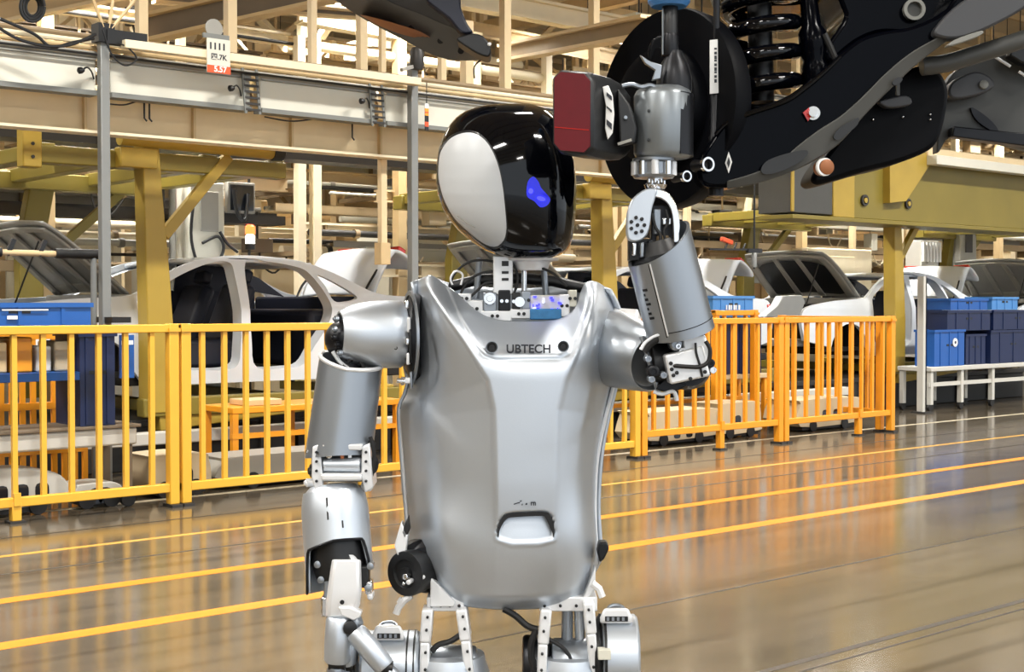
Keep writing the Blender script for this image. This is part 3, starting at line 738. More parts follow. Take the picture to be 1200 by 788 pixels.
c = MB().lathe(RL(470.5, 392, sh), ax, bell_prof(ax.length, K(40)), 40, cap=True, up=(0, 0, 1)).build('shoulder_cover', 'silver', robot)
MB().lathe(RL(464, 408, sh - 0.053), (0, -1, 0), [(0, K(2.2)), (0.0035, K(2.2)), (0.0035, K(1.2)), (0.002, K(1))], 12).build('screw', 'black', c)
MB().ball(RL(404, 398, 0.03), K(24), 20, 12).build('upper_joint', 'black_steel', robot)
for x, y in ((396, 374), (394, 386), (397, 404), (393, 396), (400, 414)):
    MB().lathe(RL(x, y, -0.01), (-1, -0.6, 0), [(0, K(4)), (K(4), K(4)), (K(4), K(2.2)), (K(6), K(2))], 10).build('joint_bolt', 'black_steel' if x % 2 else 'silver_dark', robot)
for pts in ([(408, 424), (418, 420), (425, 428), (428, 438)], [(390, 412), (398, 424), (408, 432)], [(402, 428), (412, 436), (420, 446)]):
    MB().tube([RL(x, y, 0.0) for x, y in smooth_line(pts, 4)], K(2.4), 7).build('arm_cable', 'rubber' if pts[0][0] > 400 else 'white_metal', robot)
p0, p1 = RL(397.5, 531, 0.02), RL(409.5, 438, 0.03)
def uarm_top(q): return K(3) + K(20) * (0.5 - 0.5 * math.cos(q)) + K(6) * max(0, -math.sin(q))
def uarm_bot(q): return -K(3) + K(6) * max(0, math.sin(q)) - K(8) * max(0, -math.sin(q))
ua = MB().shell(p0, p1, K(39.5), K(38), uarm_top, uarm_bot, 0.005, 56, 12, up=(1, 0, 0), sy=1.0).build('upper_arm_shell', 'silver_dark', robot, sharp=50)  # darker silver puts the shade of this down-facing shell into its colour
# bright rim along the upper edge
a_, b_, d_ = frame_of(p1 - p0, (1, 0, 0)); Lg = (p1 - p0).length
rim = [p0 + d_ * (Lg + uarm_top(q)) + a_ * (K(37.2) * math.cos(q)) + b_ * (K(37.2) * math.sin(q)) for q in [i * 2 * math.pi / 48 for i in range(49)]]
MB().tube(rim, K(2.7), 8, cap=False).build('rim', 'white_metal', ua)
MB().lathe(p0 + (p1 - p0) * 0.12, p1 - p0, [(0, K(30)), (Lg * 0.75, K(30)), (Lg * 0.8, K(20)), (Lg * 1.0, K(16))], 24).build('upper_arm_core', 'black_steel', robot)
# elbow
ew = RL(400, 547, 0.015)
MB().lathe(RL(368, 545, 0.015), (1, 0.0, 0.0), [(0, K(18)), (K(4), K(20)), (K(60), K(20)), (K(64), K(18))], 28).build('elbow_motor', 'silver_dark', robot)
for px, m in ((366, 'white_metal'), (424, 'white_metal')):
    o = MB().poly([RL(px + dx, y, -0.025) for dx, y in ((0, 524), (9, 520), (11, 545), (13, 572), (4, 578), (-1, 560))], (0, 0.07, 0)).build('elbow_plate', m, robot, 0.002)
    bolts(o, [RL(px + 5, y, -0.026) for y in (530, 541, 552, 564)], K(1.6), m='black')
e1 = pbox(378, 521, 424, 528, -0.03, 0.05, 'elbow_bridge', 'white_metal')
pbox(380, 528, 424, 538, -0.012, 0.02, 'elbow_window', 'black')
MB().lathe(RL(386, 533, -0.02), (0, -1, 0), [(0, K(4)), (0.006, K(4)), (0.008, K(2))], 12).build('elbow_pin', 'chrome', robot)
pbox(399, 528, 403, 538, -0.02, 0.02, 'elbow_clip', 'tail_amber', bevel=0)
pbox(408, 527, 412, 537, -0.02, 0.02, 'elbow_clip', 'chrome', bevel=0)
MB().lathe(RL(380, 545, -0.015), (1, 0, 0), [(0, K(8)), (K(42), K(9))], 20).build('elbow_cover', 'silver', robot)
pbox(376, 556, 424, 564, -0.038, 0.03, 'elbow_bar', 'white_metal', bevel=0.003)
for k, (x, y, r, m) in enumerate(((434, 520, 5, 'black'), (436, 545, 10, 'black_steel'), (367, 552, 8, 'black'), (431, 570, 6, 'white_metal'), (364, 530, 5, 'chrome'), (362, 566, 5, 'white_metal'))):
    MB().lathe(RL(x, y, 0.0), (1 if x > 400 else -1, -0.5, 0), [(-0.008, K(r)), (0.004, K(r)), (0.005, K(r * 0.6)), (0.008, K(r * 0.5))], 16).build('elbow_cap', m, robot)
MB().tube([RL(x, y, -0.01) for x, y in smooth_line([(434, 512), (438, 528), (438, 548), (432, 566)], 5)], K(2.5), 7).build('arm_cable', 'rubber', robot)
# forearm
q0, q1 = RL(399, 683, -0.02), RL(391, 576, 0.01)
fl = (q1 - q0).length
def fprof(k): return K(39.5) * (1 - 0.10 * max(0, (k - 0.72) / 0.28) ** 2 - 0.02 * max(0, 0.3 - k))
def f_bot(q):
    f = max(0.0, math.cos(q))
    return K(46) * sst(0.25, 0.62, f) + K(18) * max(0, math.sin(q)) * sst(0.6, 0.1, f) - K(9) * max(0, -math.sin(q))
fa = MB().shell(q0, q1, K(39), K(37), lambda q: -K(2) * math.cos(q), f_bot, 0.005, 72, 16, up=(1, 0, 0), prof=fprof).build('forearm_shell', 'silver', robot, sharp=50)
MB().lathe(q1 + (q1 - q0).normalized() * -0.012, q1 - q0, [(0, K(34)), (0.012, K(33)), (0.02, K(28))], 32).build('forearm_cap', 'silver', robot)
MB().lathe(q0 + (q1 - q0) * 0.02, q1 - q0, [(0, K(26)), (fl * 0.2, K(32)), (fl * 0.7, K(32))], 24).build('forearm_core', 'black', robot)
a_, b_, d_ = frame_of(q1 - q0, (1, 0, 0))
for qa, t0, t1 in ((-0.13, 0.66, 0.90), (0.28, 0.56, 0.80)):
    s_ = MB()
    s_.shell(q0 + d_ * fl * t0, q0 + d_ * fl * t1, K(39.9), K(38.6), th=0.002, seg=3, rows=5, a0=qa, a1=qa + 0.05, up=(1, 0, 0))
    s_.build('slot', 'black', fa)
arch = [q0 + d_ * f_bot(q) + a_ * (K(39.2) * math.cos(q)) + b_ * (K(39.2) * math.sin(q)) for q in [(-1.5 + 3.0 * i / 40) for i in range(41)]]
MB().tube(arch, K(1.8), 7).build('arch_trim', 'black_steel', fa)
# wrist and hand
wy = -0.045
MB().lathe(RL(403, 664, wy), (0, -1, 0), [(-0.05, K(17)), (0.0, K(17)), (0.004, K(15)), (0.004, K(8)), (0.009, K(7))], 28).build('wrist_joint', 'white_metal', robot)
bolts(robot, [RL(403 + 11 * math.cos(a), 664 + 11 * math.sin(a), wy - 0.004) for a in [i * math.pi / 3 for i in range(6)]], K(1.8), m='black')
wr = MB().loft([[RL(cx + hw * x, py, wy + dp * y) for x, y in ((-1, -0.7), (-0.8, -1), (0.8, -1), (1, -0.7), (1, 0.7), (0.8, 1), (-0.8, 1), (-1, 0.7))] for py, cx, hw, dp in ((656, 406, 17, 0.022), (690, 404, 20, 0.026), (708, 402, 20, 0.026), (724, 399, 17, 0.022))]).build('wrist_block', 'white_metal', robot, 0.003)
MB().lathe(RL(401, 706, wy - 0.026), (0, -1, 0), [(-0.002, K(2.6)), (0.002, K(2.6))], 10).build('screw', 'black', wr)
for x0, y0, x1, y1, m in ((379, 668, 388, 716, 'silver_dark'), (376, 700, 384, 724, 'chrome'), (423, 664, 432, 690, 'black'), (428, 682, 436, 698, 'chrome'), (430, 696, 437, 704, 'white_metal')):
    pbox(x0, y0, x1, y1, wy, 0.03, 'wrist_link', m, robot, 0.003)
for x, y in ((372, 662), (376, 680), (434, 664), (431, 690)):
    MB().lathe(RL(x, y, wy - 0.002), (0, -1, 0), [(-0.02, K(4)), (0.002, K(4)), (0.003, K(2))], 12).build('wrist_pin', 'silver_dark', robot)
palm = MB().loft([[RL(cx + hw * x, py, wy + 0.005 + dp * y) for x, y in ((-1, -0.6), (-0.7, -1), (0.7, -1), (1, -0.6), (1, 0.6), (0.7, 1), (-0.7, 1), (-1, 0.6))] for py, cx, hw, dp in ((714, 402, 18, 0.02), (730, 404, 22, 0.028), (742, 402, 20, 0.028))]).build('palm', 'silver_dark', robot, 0.003)
o = MB().poly([RL(x, y, wy - 0.03) for x, y in ((396, 712), (410, 712), (424, 718), (422, 724), (414, 728), (400, 722))], (0, 0.02, 0)).build('knuckle_plate', 'white_metal', robot, 0.002)
def finger(pts, rads, dy, nm='finger'):
    P = [RL(x, y, dy + e) for x, y, e in pts]
    f = MB().tube([P[0].lerp(P[1], t) for t in (0, 0.06, 0.5, 0.94, 1)], [K(rads[0]) * s for s in (0.86, 1, 1.02, 0.98, 0.84)], 18).build(nm, 'silver', robot)
    for i in range(1, len(P) - 1):
        d = (P[i + 1] - P[i]).normalized()
        MB().lathe(P[i] - Vector((K(rads[i]) * 0.8, 0, 0)), (1, 0, 0), [(0, K(rads[i]) * 0.75), (K(rads[i]) * 1.6, K(rads[i]) * 0.75)], 14).build('finger_joint', 'black', f)
        MB().tube([P[i] + d * 0.006, P[i] + d * 0.012, P[i].lerp(P[i + 1], 0.92), P[i + 1]], [K(rads[i]) * s for s in (0.8, 0.95, 0.85, 0.5)], 16).build('finger_segment', 'silver_dark', f)
    return f
finger([(398, 723, 0), (395, 777, 0), (392, 815, 0.01), (392, 845, 0.025)], (15.5, 11.5, 10), wy - 0.012)
finger([(402, 728, 0.02), (404, 780, 0.022), (402, 822, 0.03), (400, 852, 0.045)], (13.5, 11, 9.5), wy + 0.01)
finger([(405, 728, 0.035), (408, 778, 0.04), (406, 818, 0.05), (404, 848, 0.06)], (13, 10.5, 9.5), wy + 0.025)
finger([(404, 728, 0.05), (412, 770, 0.06), (412, 806, 0.07), (410, 832, 0.08)], (12, 10, 9), wy + 0.04)
finger([(416, 740, 0), (452, 783, -0.01), (470, 806, -0.01), (482, 826, 0)], (12.5, 10.5, 9), wy - 0.02, 'thumb')
MB().lathe(RL(410, 736, wy - 0.03), (0.3, -1, 0), [(-0.01, K(8)), (0.003, K(8)), (0.005, K(4))], 14).build('thumb_joint', 'black', robot)
# --- raised arm on the right of the picture
# shoulder
ax = RL(766, 425, -0.03) - RL(716, 408, 0.06)
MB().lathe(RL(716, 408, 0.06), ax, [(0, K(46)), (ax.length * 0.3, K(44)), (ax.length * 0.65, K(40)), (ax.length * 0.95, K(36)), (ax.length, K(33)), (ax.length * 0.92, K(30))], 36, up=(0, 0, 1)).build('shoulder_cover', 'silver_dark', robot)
MB().tube([RL(752, 395, -0.05), RL(762, 428, -0.06), RL(772, 461, -0.05)], K(3), 8).build('rim', 'silver_dark', robot)
MB().loft([[RL(718, 372, 0.04), RL(745, 382, 0.0), RL(755, 400, -0.03), RL(730, 400, 0.02)], [RL(718, 360, 0.09), RL(748, 362, 0.06), RL(758, 395, 0.04), RL(730, 400, 0.09)]]).build('shoulder_flap', 'white_metal', robot, 0.003)
# elbow mechanics
ed = -0.06
MB().lathe(RL(800, 428, ed + 0.05), (0.1, -1, 0.1), [(0, K(29)), (0.03, K(30)), (0.045, K(26))], 32).build('elbow_motor', 'black_steel', robot)
MB().lathe(RL(765, 425, ed + 0.02), (1, 0, 0.1), [(0, K(26)), (K(50), K(26)), (K(58), K(23))], 28).build('elbow_housing', 'black', robot)
eb = MB().poly([RL(x, y, ed - 0.05) for x, y in ((779, 417), (824, 405), (832, 438), (832, 441), (786, 451))], (0, 0.05, 0)).build('elbow_plate', 'white_metal', robot, 0.003)
MB().poly([RL(x, y, ed - 0.04) for x, y in ((798, 394), (826, 392), (834, 412), (830, 424), (802, 414))], (0, 0.05, 0)).build('elbow_plate', 'white_metal', robot, 0.003)
bolts(eb, [RL(x, y, ed - 0.05) for x, y in ((786, 426), (787, 433), (789, 440), (791, 429), (793, 437), (826, 436), (809, 444))], K(2.2), m='black')
MB().tube([RL(x, y, ed - 0.056) for x, y in smooth_line([(792, 429), (806, 430), (820, 430), (830, 424), (832, 410), (827, 400)], 6)], K(2.4), 8).build('elbow_cable', 'rubber', robot)
MB().tube([RL(x, y, ed - 0.052) for x, y in smooth_line([(815, 402), (816, 414), (820, 428), (823, 442)], 6)], K(1.4), 7).build('elbow_cable', 'rubber', robot)
MB().tube([RL(x, y, ed - 0.045) for x, y in smooth_line([(754, 412), (762, 402), (776, 395), (790, 393), (802, 391)], 6)], K(5), 10).build('elbow_hose', 'rubber', robot)
MB().tube([RL(x, y, ed - 0.052) for x, y in smooth_line([(751, 410), (757, 401), (768, 394), (784, 391)], 6)], K(1.8), 7).build('elbow_hose_sleeve', 'white_metal', robot)
for x, y, r, m in ((792, 404, 7, 'silver_dark'), (795, 406, 3.4, 'chrome'), (760, 421, 4, 'silver_dark'), (766, 436, 7, 'black_steel'), (764, 445, 4, 'silver_dark'), (778, 440, 4, 'silver_dark'), (833, 426, 5, 'black_steel'), (836, 434, 4, 'chrome'), (800, 412, 4, 'white_metal')):
    MB().lathe(RL(x, y, ed - 0.046), (0, -1, 0), [(-0.03, K(r)), (-0.001, K(r)), (0.0, K(r * 0.85)), (0.0, K(r * 0.5)), (-0.003, K(r * 0.45))], 14).build('elbow_fitting', m, robot)
MB().tube([RL(x, y, ed - 0.005) for x, y in smooth_line([(766, 459), (776, 462), (788, 459), (792, 464), (793, 470)], 5)], K(2.4), 7).build('elbow_strap', 'white_metal', robot)
MB().loft([[RL(x, y, ed + 0.0) for x, y in ((768, 456), (782, 440), (806, 452), (786, 462))], [RL(x, y, ed + 0.04) for x, y in ((768, 456), (782, 440), (806, 452), (786, 462))]]).build('elbow_cover', 'black_steel', robot, 0.002)
pbox(790, 392, 800, 418, ed - 0.006, 0.03, 'elbow_link', 'silver_dark')
# forearm
h0, h1 = RL(798, 391, -0.075), RL(775.5, 301, -0.085)
hl = (h1 - h0).length; Ka = K(1, -0.08)
def hs_top(q):
    return Ka * 36 * (0.5 + 0.5 * math.cos(q - 2.1)) ** 1.3 - Ka * 2
def hs_bot(q): return Ka * (1.5 - 6 * math.cos(q) - 1.0 * math.sin(q))
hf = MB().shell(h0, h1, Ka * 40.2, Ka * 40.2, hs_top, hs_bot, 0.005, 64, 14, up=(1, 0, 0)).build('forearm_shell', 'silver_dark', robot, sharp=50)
a_, b_, d_ = frame_of(h1 - h0, (1, 0, 0))
MB().shell(h0 + d_ * 0.006, h1 - d_ * 0.004, Ka * 40.9, Ka * 40.9, th=0.0025, seg=3, rows=4, a0=-0.50, a1=-0.46, up=(1, 0, 0)).build('seam', 'white_metal', hf)
MB().shell(h0 + d_ * 0.004, h1 - d_ * 0.004, Ka * 40.6, Ka * 40.6, th=0.0025, seg=2, rows=4, a0=-0.54, a1=-0.50, up=(1, 0, 0)).build('seam', 'black', hf)
for k in range(7):
    MB().shell(h0 + d_ * (0.036 + k * 0.0075), h0 + d_ * (0.040 + k * 0.0075), Ka * 40.9, Ka * 40.9, th=0.0025, seg=3, rows=1, a0=-0.95, a1=-0.78 - 0.06 * (k % 3), up=(1, 0, 0)).build('embossed_mark', 'black_steel', hf)
line = [h0 + d_ * (Ka * (13 - 6 * math.cos(q) * 1.0)) + a_ * (Ka * 40.4 * math.cos(q)) + b_ * (Ka * 40.4 * math.sin(q)) for q in [-0.45 + 1.9 * i / 20 for i in range(21)]]
MB().tube(line, Ka * 0.6, 5).build('seam', 'black_steel', hf)
MB().lathe(h0 + d_ * 0.012, d_, [(0, Ka * 34), (hl * 0.9, Ka * 34), (hl * 0.95, Ka * 26), (hl * 1.12, Ka * 20)], 28).build('forearm_core', 'black', robot)
# wrist fork
wd = -0.085
fork = MB()
outer = smooth_line([(736, 283), (734.5, 262), (737, 243), (744, 230), (757, 221.5), (772, 221), (784, 227), (792, 239), (796, 256), (797, 280)], 5)
inner = smooth_line([(761, 280), (763, 262), (764, 248), (766, 241), (771, 237), (777, 237), (783, 243), (788, 256), (790, 280)], 5)
front_l = [(736, 280), (734.5, 260), (737, 243), (744, 230), (757, 221.5), (770, 222), (768, 232), (764, 246), (762, 262), (758, 276), (748, 283)]
MB().poly([RL(x, y, wd - 0.028) for x, y in smooth_line(front_l, 4, True)], (0, 0.02, 0)).build('wrist_fork', 'silver', robot, 0.003)
band_o = resample(v3(smooth_line([(744, 230), (757, 221.5), (772, 221), (784, 227), (792, 239), (796, 256), (797, 285)], 5)), 30)
band_i = resample(v3(smooth_line([(752, 238), (762, 232), (771, 232), (779, 236), (785, 244), (788, 258), (789, 285)], 5)), 30)
rings = []
for p, q in zip(band_o, band_i): rings.append([RL(p.x, p.y, wd - 0.024), RL(p.x, p.y, wd + 0.03), RL(q.x, q.y, wd + 0.03), RL(q.x, q.y, wd - 0.024)])
MB().loft(rings).build('wrist_fork', 'chrome', robot, 0.002)
bolts(robot, [RL(747 + 8 * math.cos(a), 264 + 9 * math.sin(a), wd - 0.028) for a in [i * math.pi / 3.5 for i in range(7)]] + [RL(747, 264, wd - 0.028)], K(2.1), m='black')
for x0, y0, x1, y1, m, dd in ((763, 240, 790, 300, 'black_steel', 0.0), (737, 280, 770, 306, 'black', 0.0), (766, 245, 775, 275, 'silver_dark', -0.012), (776, 255, 787, 264, 'chrome', -0.012), (770, 276, 784, 284, 'tan_dark', -0.014), (741, 284, 746, 300, 'chrome', -0.02), (750, 284, 755, 302, 'silver_dark', -0.02), (759, 282, 765, 300, 'black_steel', -0.02)):
    pbox(x0, y0, x1, y1, wd + dd, 0.03, 'wrist_actuator', m)
MB().tube([RL(x, y, wd - 0.02) for x, y in smooth_line([(764, 250), (768, 266), (774, 276), (772, 290)], 5)], K(1.8), 7).build('wrist_cable', 'rubber', robot)
MB().tube([RL(x, y, wd - 0.02) for x, y in smooth_line([(780, 246), (783, 260), (778, 272), (782, 288)], 5)], K(1.5), 7).build('wrist_cable', 'rubber', robot)
MB().lathe(RL(768, 222, wd), (0, 0, 1), [(0, K(11)), (K(5), K(13)), (K(8), K(9)), (K(14), K(9))], 20).build('wrist_neck', 'chrome', robot)
for k in range(6):
    MB().lathe(RL(760 + k * 3.6, 214 + (k % 2) * 2, wd - 0.014), (0, 0, 1), [(0, K(2)), (K(4), K(2))], 8).build('wrist_nut', 'chrome', robot)
fl_ = MB().lathe(RL(766, 209, wd), (0, 0, 1), [(0, K(22)), (K(3), K(24)), (K(5), K(20)), (K(17), K(20)), (K(19), K(24)), (K(22), K(24)), (K(23), K(20))], 28).build('tool_flange', 'silver_dark', robot)
for k in range(9):
    a = k * 2 * math.pi / 9 + 0.2
    p = RL(766, 206, wd) + Vector((K(22) * math.cos(a), -K(22) * math.sin(a), 0))
    MB().lathe(p, (0, 0, 1), [(0, K(4.2)), (K(15), K(4.2)), (K(16), K(3))], 12).build('flange_post', 'chrome' if k % 2 else 'white_metal', fl_)

# --- hips and legs
hp = MB().lathe(RL(478, 672, 0.0), (-0.55, -0.8, 0), [(-0.05, K(24)), (0.0, K(27)), (0.008, K(26)), (0.008, K(17)), (0.004, K(15)), (0.004, K(8)), (0.012, K(7))], 32).build('waist_motor', 'black', robot)
MB().lathe(RL(500, 660, 0.05), (0, -1, 0), [(0, K(34)), (0.03, K(32)), (0.04, K(24))], 28).build('waist_housing', 'black_steel', robot)
for x, y, m, r in ((476, 676, 'chrome', 3.5), (480, 682, 'white_metal', 3), (474, 684, 'chrome', 2), (496, 676, 'white_metal', 3)):
    MB().lathe(RL(x, y, -0.02), (-0.3, -1, 0), [(-0.01, K(r)), (0.005, K(r)), (0.006, K(r * 0.5))], 10).build('waist_fitting', m, robot)
MB().poly([RL(x, y, 0.0) for x, y in ((470, 612), (478, 628), (476, 648), (466, 652), (462, 640))], (0, 0.03, 0)).build('waist_bracket', 'white_metal', robot, 0.002)
MB().poly([RL(x, y, 0.0) for x, y in ((478, 606), (480, 622), (474, 634), (470, 624))], (0, 0.03, 0)).build('waist_cover', 'black', robot, 0.002)
MB().poly([RL(x, y, 0.01) for x, y in ((702, 636), (712, 636), (714, 644), (708, 656), (703, 660), (700, 648))], (0, 0.03, 0)).build('waist_cover', 'black_steel', robot, 0.003)
for pts in ([(482, 698), (474, 704), (467, 712), (464, 720)], [(472, 702), (468, 708)], [(694, 684), (702, 690), (706, 700)]):
    MB().tube([RL(x, y, 0.0) for x, y in pts], K(4.2), 8).build('waist_fitting', 'white_metal', robot)
MB().loft([[RL(cx + w * x, py, 0.11 + 0.03 * y) for x, y in ((-1, -1), (1, -1), (1, 1), (-1, 1))] for py, cx, w in ((655, 600, 70), (690, 604, 66), (706, 606, 52))]).build('pelvis', 'black_steel', robot, 0.004)
for x0, x1 in ((500, 544), (632, 700)):
    o = pbox(x0, 700, x1, 717, 0.0, 0.06, 'hip_bracket', 'white_metal')
    bolts(o, [RL(x0 + 6 + k * (x1 - x0 - 12) / 3, 710, 0.0) for k in range(4)], K(1.8), m='black')
MB().poly([RL(x, y, -0.006) for x, y in ((504, 676), (510, 682), (534, 706), (532, 712), (504, 712))], (0, 0.04, 0)).build('hip_gusset', 'white_metal', robot, 0.002)
MB().poly([RL(x, y, 0.0) for x, y in ((698, 664), (698, 690), (688, 702), (678, 708), (686, 696))], (0, 0.03, 0)).build('hip_gusset', 'white_metal', robot, 0.002)
for k, pts in enumerate(([(502, 712), (499, 750), (498, 800)], [(541, 712), (546, 748), (552, 800)], [(640, 712), (636, 752), (634, 800)], [(689, 704), (692, 740), (697, 800)])):
    for a, c in zip(pts, pts[1:]):
        o = MB().bar(RL(*a, 0.0), RL(*c, 0.0), 0.05, K(13 if a[1] < 720 else 11), up=(1, 0, 0)).build('hip_strut', 'white_metal', robot, 0.003)
        m_ = [(a[0] + (c[0] - a[0]) * t, a[1] + (c[1] - a[1]) * t) for t in (0.3, 0.7)]
        bolts(o, [RL(x, y, -0.026) for x, y in m_], K(1.6), m='black')
MB().tube([RL(665, 712, 0.03), RL(664, 790, 0.03)], K(7), 14).build('hip_rod', 'silver_dark', robot)
MB().tube([RL(678, 706, 0.03), RL(680, 760, 0.03)], K(6), 14).build('hip_rod', 'silver', robot)
# hip pitch motors (horizontal drums)
def drum(x0, x1, cy, r, dy, name, m, cap='silver_dark'):
    d = MB().lathe(RL(x0, cy, dy), (1, 0, 0), [(0, K(r * 0.8)), (K(1), K(r * 0.94)), (K(4), K(r)), (K(x1 - x0 - 4), K(r)), (K(x1 - x0 - 1), K(r * 0.94)), (K(x1 - x0), K(r * 0.8))], 40, up=(0, 0, 1)).build(name, m, robot)
    return d
dl = drum(424, 494, 781, 42, 0.03, 'thigh_motor', 'silver')
for x in (478, 486): MB().ring(RL(x, 781, 0.03), (1, 0, 0), K(43), K(40), K(2), 40).build('seam_ring', 'black', dl)
drum(506, 560, 785, 28, 0.03, 'thigh_drum', 'silver_dark')
dr = drum(704, 748, 768, 48, 0.03, 'thigh_motor', 'silver')
MB().ring(RL(706, 768, 0.03), (1, 0, 0), K(49.5), K(46), K(3), 40).build('seam_ring', 'black', dr)
drum(694, 704, 768, 44, 0.03, 'thigh_ring', 'black')
drum(646, 694, 776, 28, 0.03, 'thigh_drum', 'silver_dark')
drum(612, 646, 780, 36, 0.05, 'thigh_ring', 'black_steel')
pbox(701, 762, 716, 774, -0.045, 0.02, 'cable_clip', 'panel_white', bevel=0.001)
pbox(652, 776, 690, 800, -0.02, 0.03, 'cable_plate', 'panel_white')
for cx, cy in ((455, 742), (722, 722)):
    o = MB().loft([[RL(cx + w * x, y, -0.012 + dd) for x, dd in ((-1, 0.0), (1, 0.0), (1, 0.06), (-1, 0.06))] for y, w in ((cy + 9, 19), (cy + 2, 19), (cy - 9, 14))]).build('motor_cap', 'white_metal', robot, 0.004)
    pbox(cx - 13, cy + 1, cx + 14, cy + 7, -0.014, 0.01, 'connector', 'black', o, 0.001)
    for k in range(4): pbox(cx - 11 + k * 6, cy + 2, cx - 8 + k * 6, cy + 6, -0.016, 0.006, 'connector_pin', 'silver_dark', o, 0)
    MB().lathe(RL(cx, cy - 7, 0.02), (0, -0.35, 1), [(0, K(11)), (0.003, K(11)), (0.003, K(9)), (0.001, K(8))], 20).build('cap_disc', 'silver_dark', o)
for pts, r in (([(590, 714), (604, 722), (618, 734), (630, 738)], 4), ([(634, 744), (648, 752), (662, 762), (672, 778)], 2.4), ([(628, 738), (622, 760), (626, 790)], 4), ([(540, 744), (528, 752), (514, 756), (506, 764)], 3.5), ([(704, 720), (698, 740), (700, 770), (704, 792)], 2.5)):
    MB().tube([RL(x, y, -0.004) for x, y in smooth_line(pts, 5)], K(r), 8).build('hip_cable', 'rubber', robot)
# legs below the picture
for cx in (525, 668):
    k0 = RL(cx, 790, 0.03)
    th = MB().lathe((k0.x, k0.y, 0.80), (0, 0, -1), [(0, 0.06), (0.05, 0.075), (0.25, 0.065), (0.32, 0.05)], 28).build('thigh', 'silver', robot)
    MB().lathe((k0.x - 0.06, k0.y, 0.45), (1, 0, 0), [(0, 0.04), (0.01, 0.055), (0.11, 0.055), (0.12, 0.04)], 28).build('knee_motor', 'silver_dark', robot)
    MB().lathe((k0.x, k0.y, 0.44), (0, 0.04, -1), [(0, 0.045), (0.06, 0.058), (0.2, 0.05), (0.33, 0.035)], 28).build('shin', 'silver', robot)
    MB().lathe((k0.x - 0.045, k0.y + 0.013, 0.10), (1, 0, 0), [(0, 0.03), (0.09, 0.03)], 20).build('ankle', 'black_steel', robot)
    MB().loft([[(k0.x + w * sx, k0.y + y, z) for sx, z in ((-1, 0.0), (1, 0.0), (0.9, h), (-0.9, h))] for y, w, h in ((0.10, 0.035, 0.05), (0.05, 0.045, 0.08), (-0.06, 0.05, 0.07), (-0.15, 0.045, 0.03), (-0.17, 0.03, 0.02))]).build('foot', 'silver', robot, 0.006)

# ------------------------------------------------------------------ tightening tool on the raised arm
tdy = wd
TB = RL(779, 186, tdy)
tool = thing('tightening_tool', 'grey tightening tool with a dark shaft on the raised robot arm', 'tool', ROOT, -YAW)
tl = RL(779, 105, tdy) - RL(779, 186, tdy)
bd = MB().lathe(RL(777, 186, tdy), (0, 0, 1), [(0, K(28)), (K(2), K(31)), (K(6), K(33)), (K(70), K(33)), (K(76), K(30)), (K(80), K(24))], 40).build('body', 'tool_grey', tool)
MB().shell(RL(777, 184, tdy), RL(777, 112, tdy), K(34), K(34), th=0.003, seg=20, rows=3, a0=0.5, a1=2.6, up=(1, 0, 0)).build('dark_cover', 'black_steel', bd)
for y in (130, 164): MB().lathe(RL(760, y, tdy - 0.04), (0, -1, 0), [(-0.01, K(1.6)), (0.002, K(1.6))], 8).build('screw', 'black', bd)
for k in range(8):
    x = 750 + k * 6.6
    MB().bar(RL(x, 118, tdy - 0.03 + 0.01 * abs(k - 3)), RL(x + 2, 100 + (k % 3) * 2, tdy - 0.02 + 0.01 * abs(k - 3)), K(3.5), K(4)).build('crown_tooth', 'silver_dark', bd, 0.001)
MB().tube([RL(x, y, tdy - 0.035) for x, y in smooth_line([(729, 101), (740, 99), (752, 102), (762, 100), (770, 104)], 4)], K(2.6), 7).build('cable_tie', 'silver_dark', tool)
MB().poly([RL(x, y, tdy - 0.03) for x, y in ((750, 64), (762, 72), (776, 76), (774, 92), (764, 94), (768, 82), (756, 74))], (0, 0.01, 0)).build('spring_clip', 'silver_dark', tool, 0.001)
MB().lathe(RL(790, 108, tdy), (0, 0, 1), [(0, K(20)), (K(14), K(20)), (K(30), K(16)), (K(40), K(10)), (K(46), K(9))], 28).build('nose_cone', 'black_steel', tool)
MB().lathe(RL(785, 66, tdy), (0, 0, 1), [(0, K(9)), (K(3), K(9.6)), (K(22), K(9.6)), (K(25), K(8.6))], 24).build('socket', 'black_steel', tool)
MB().tube([RL(776.5, 64, tdy - 0.01), RL(776.5, 10, tdy - 0.01)], K(0.9), 6).build('shaft_edge', 'tool_grey', tool)
MB().lathe(RL(785, 44, tdy), (0, 0, 1), [(0, K(9)), (K(34), K(9)), (K(36), K(8))], 24).build('shaft', 'black', tool)
MB().lathe(RL(784, 8, tdy), (0, 0, 1), [(0, K(20)), (K(5), K(24)), (K(16), K(24)), (K(18), K(16))], 24).build('collar', 'crate_sky', tool)
# red signal lamp box clamped on the tool
la = math.radians(24)
def LBX(x, y, z):     # box frame: x along the red face, y into depth, z up
    o = RL(675, 133, tdy - 0.07)
    return o + Vector((x * math.cos(la) + y * math.sin(la) * 1.0, -x * math.sin(la) * -1 * 0.0 + y * math.cos(la) - x * math.sin(la) * 0.4, z - x * 0.10))
def rounded(w, h, c):
    return [(-w + c, -h), (w - c, -h), (w, -h + c), (w, h - c), (w - c, h), (-w + c, h), (-w, h - c), (-w, -h + c)]
w, h = K(25), K(46)
rings = []
for y, s in ((-0.014, 0.90), (-0.010, 0.97), (0.0, 1.0), (0.05, 1.0), (0.075, 0.94), (0.10, 0.70)):
    rings.append([LBX(a * s + (y * 0.30 if y > 0 else 0), y, b * (s if y < 0.08 else 0.8)) for a, b in rounded(w, h, 0.012)])
lb = MB().loft(rings).build('lamp_housing', 'black', tool, 0.002)
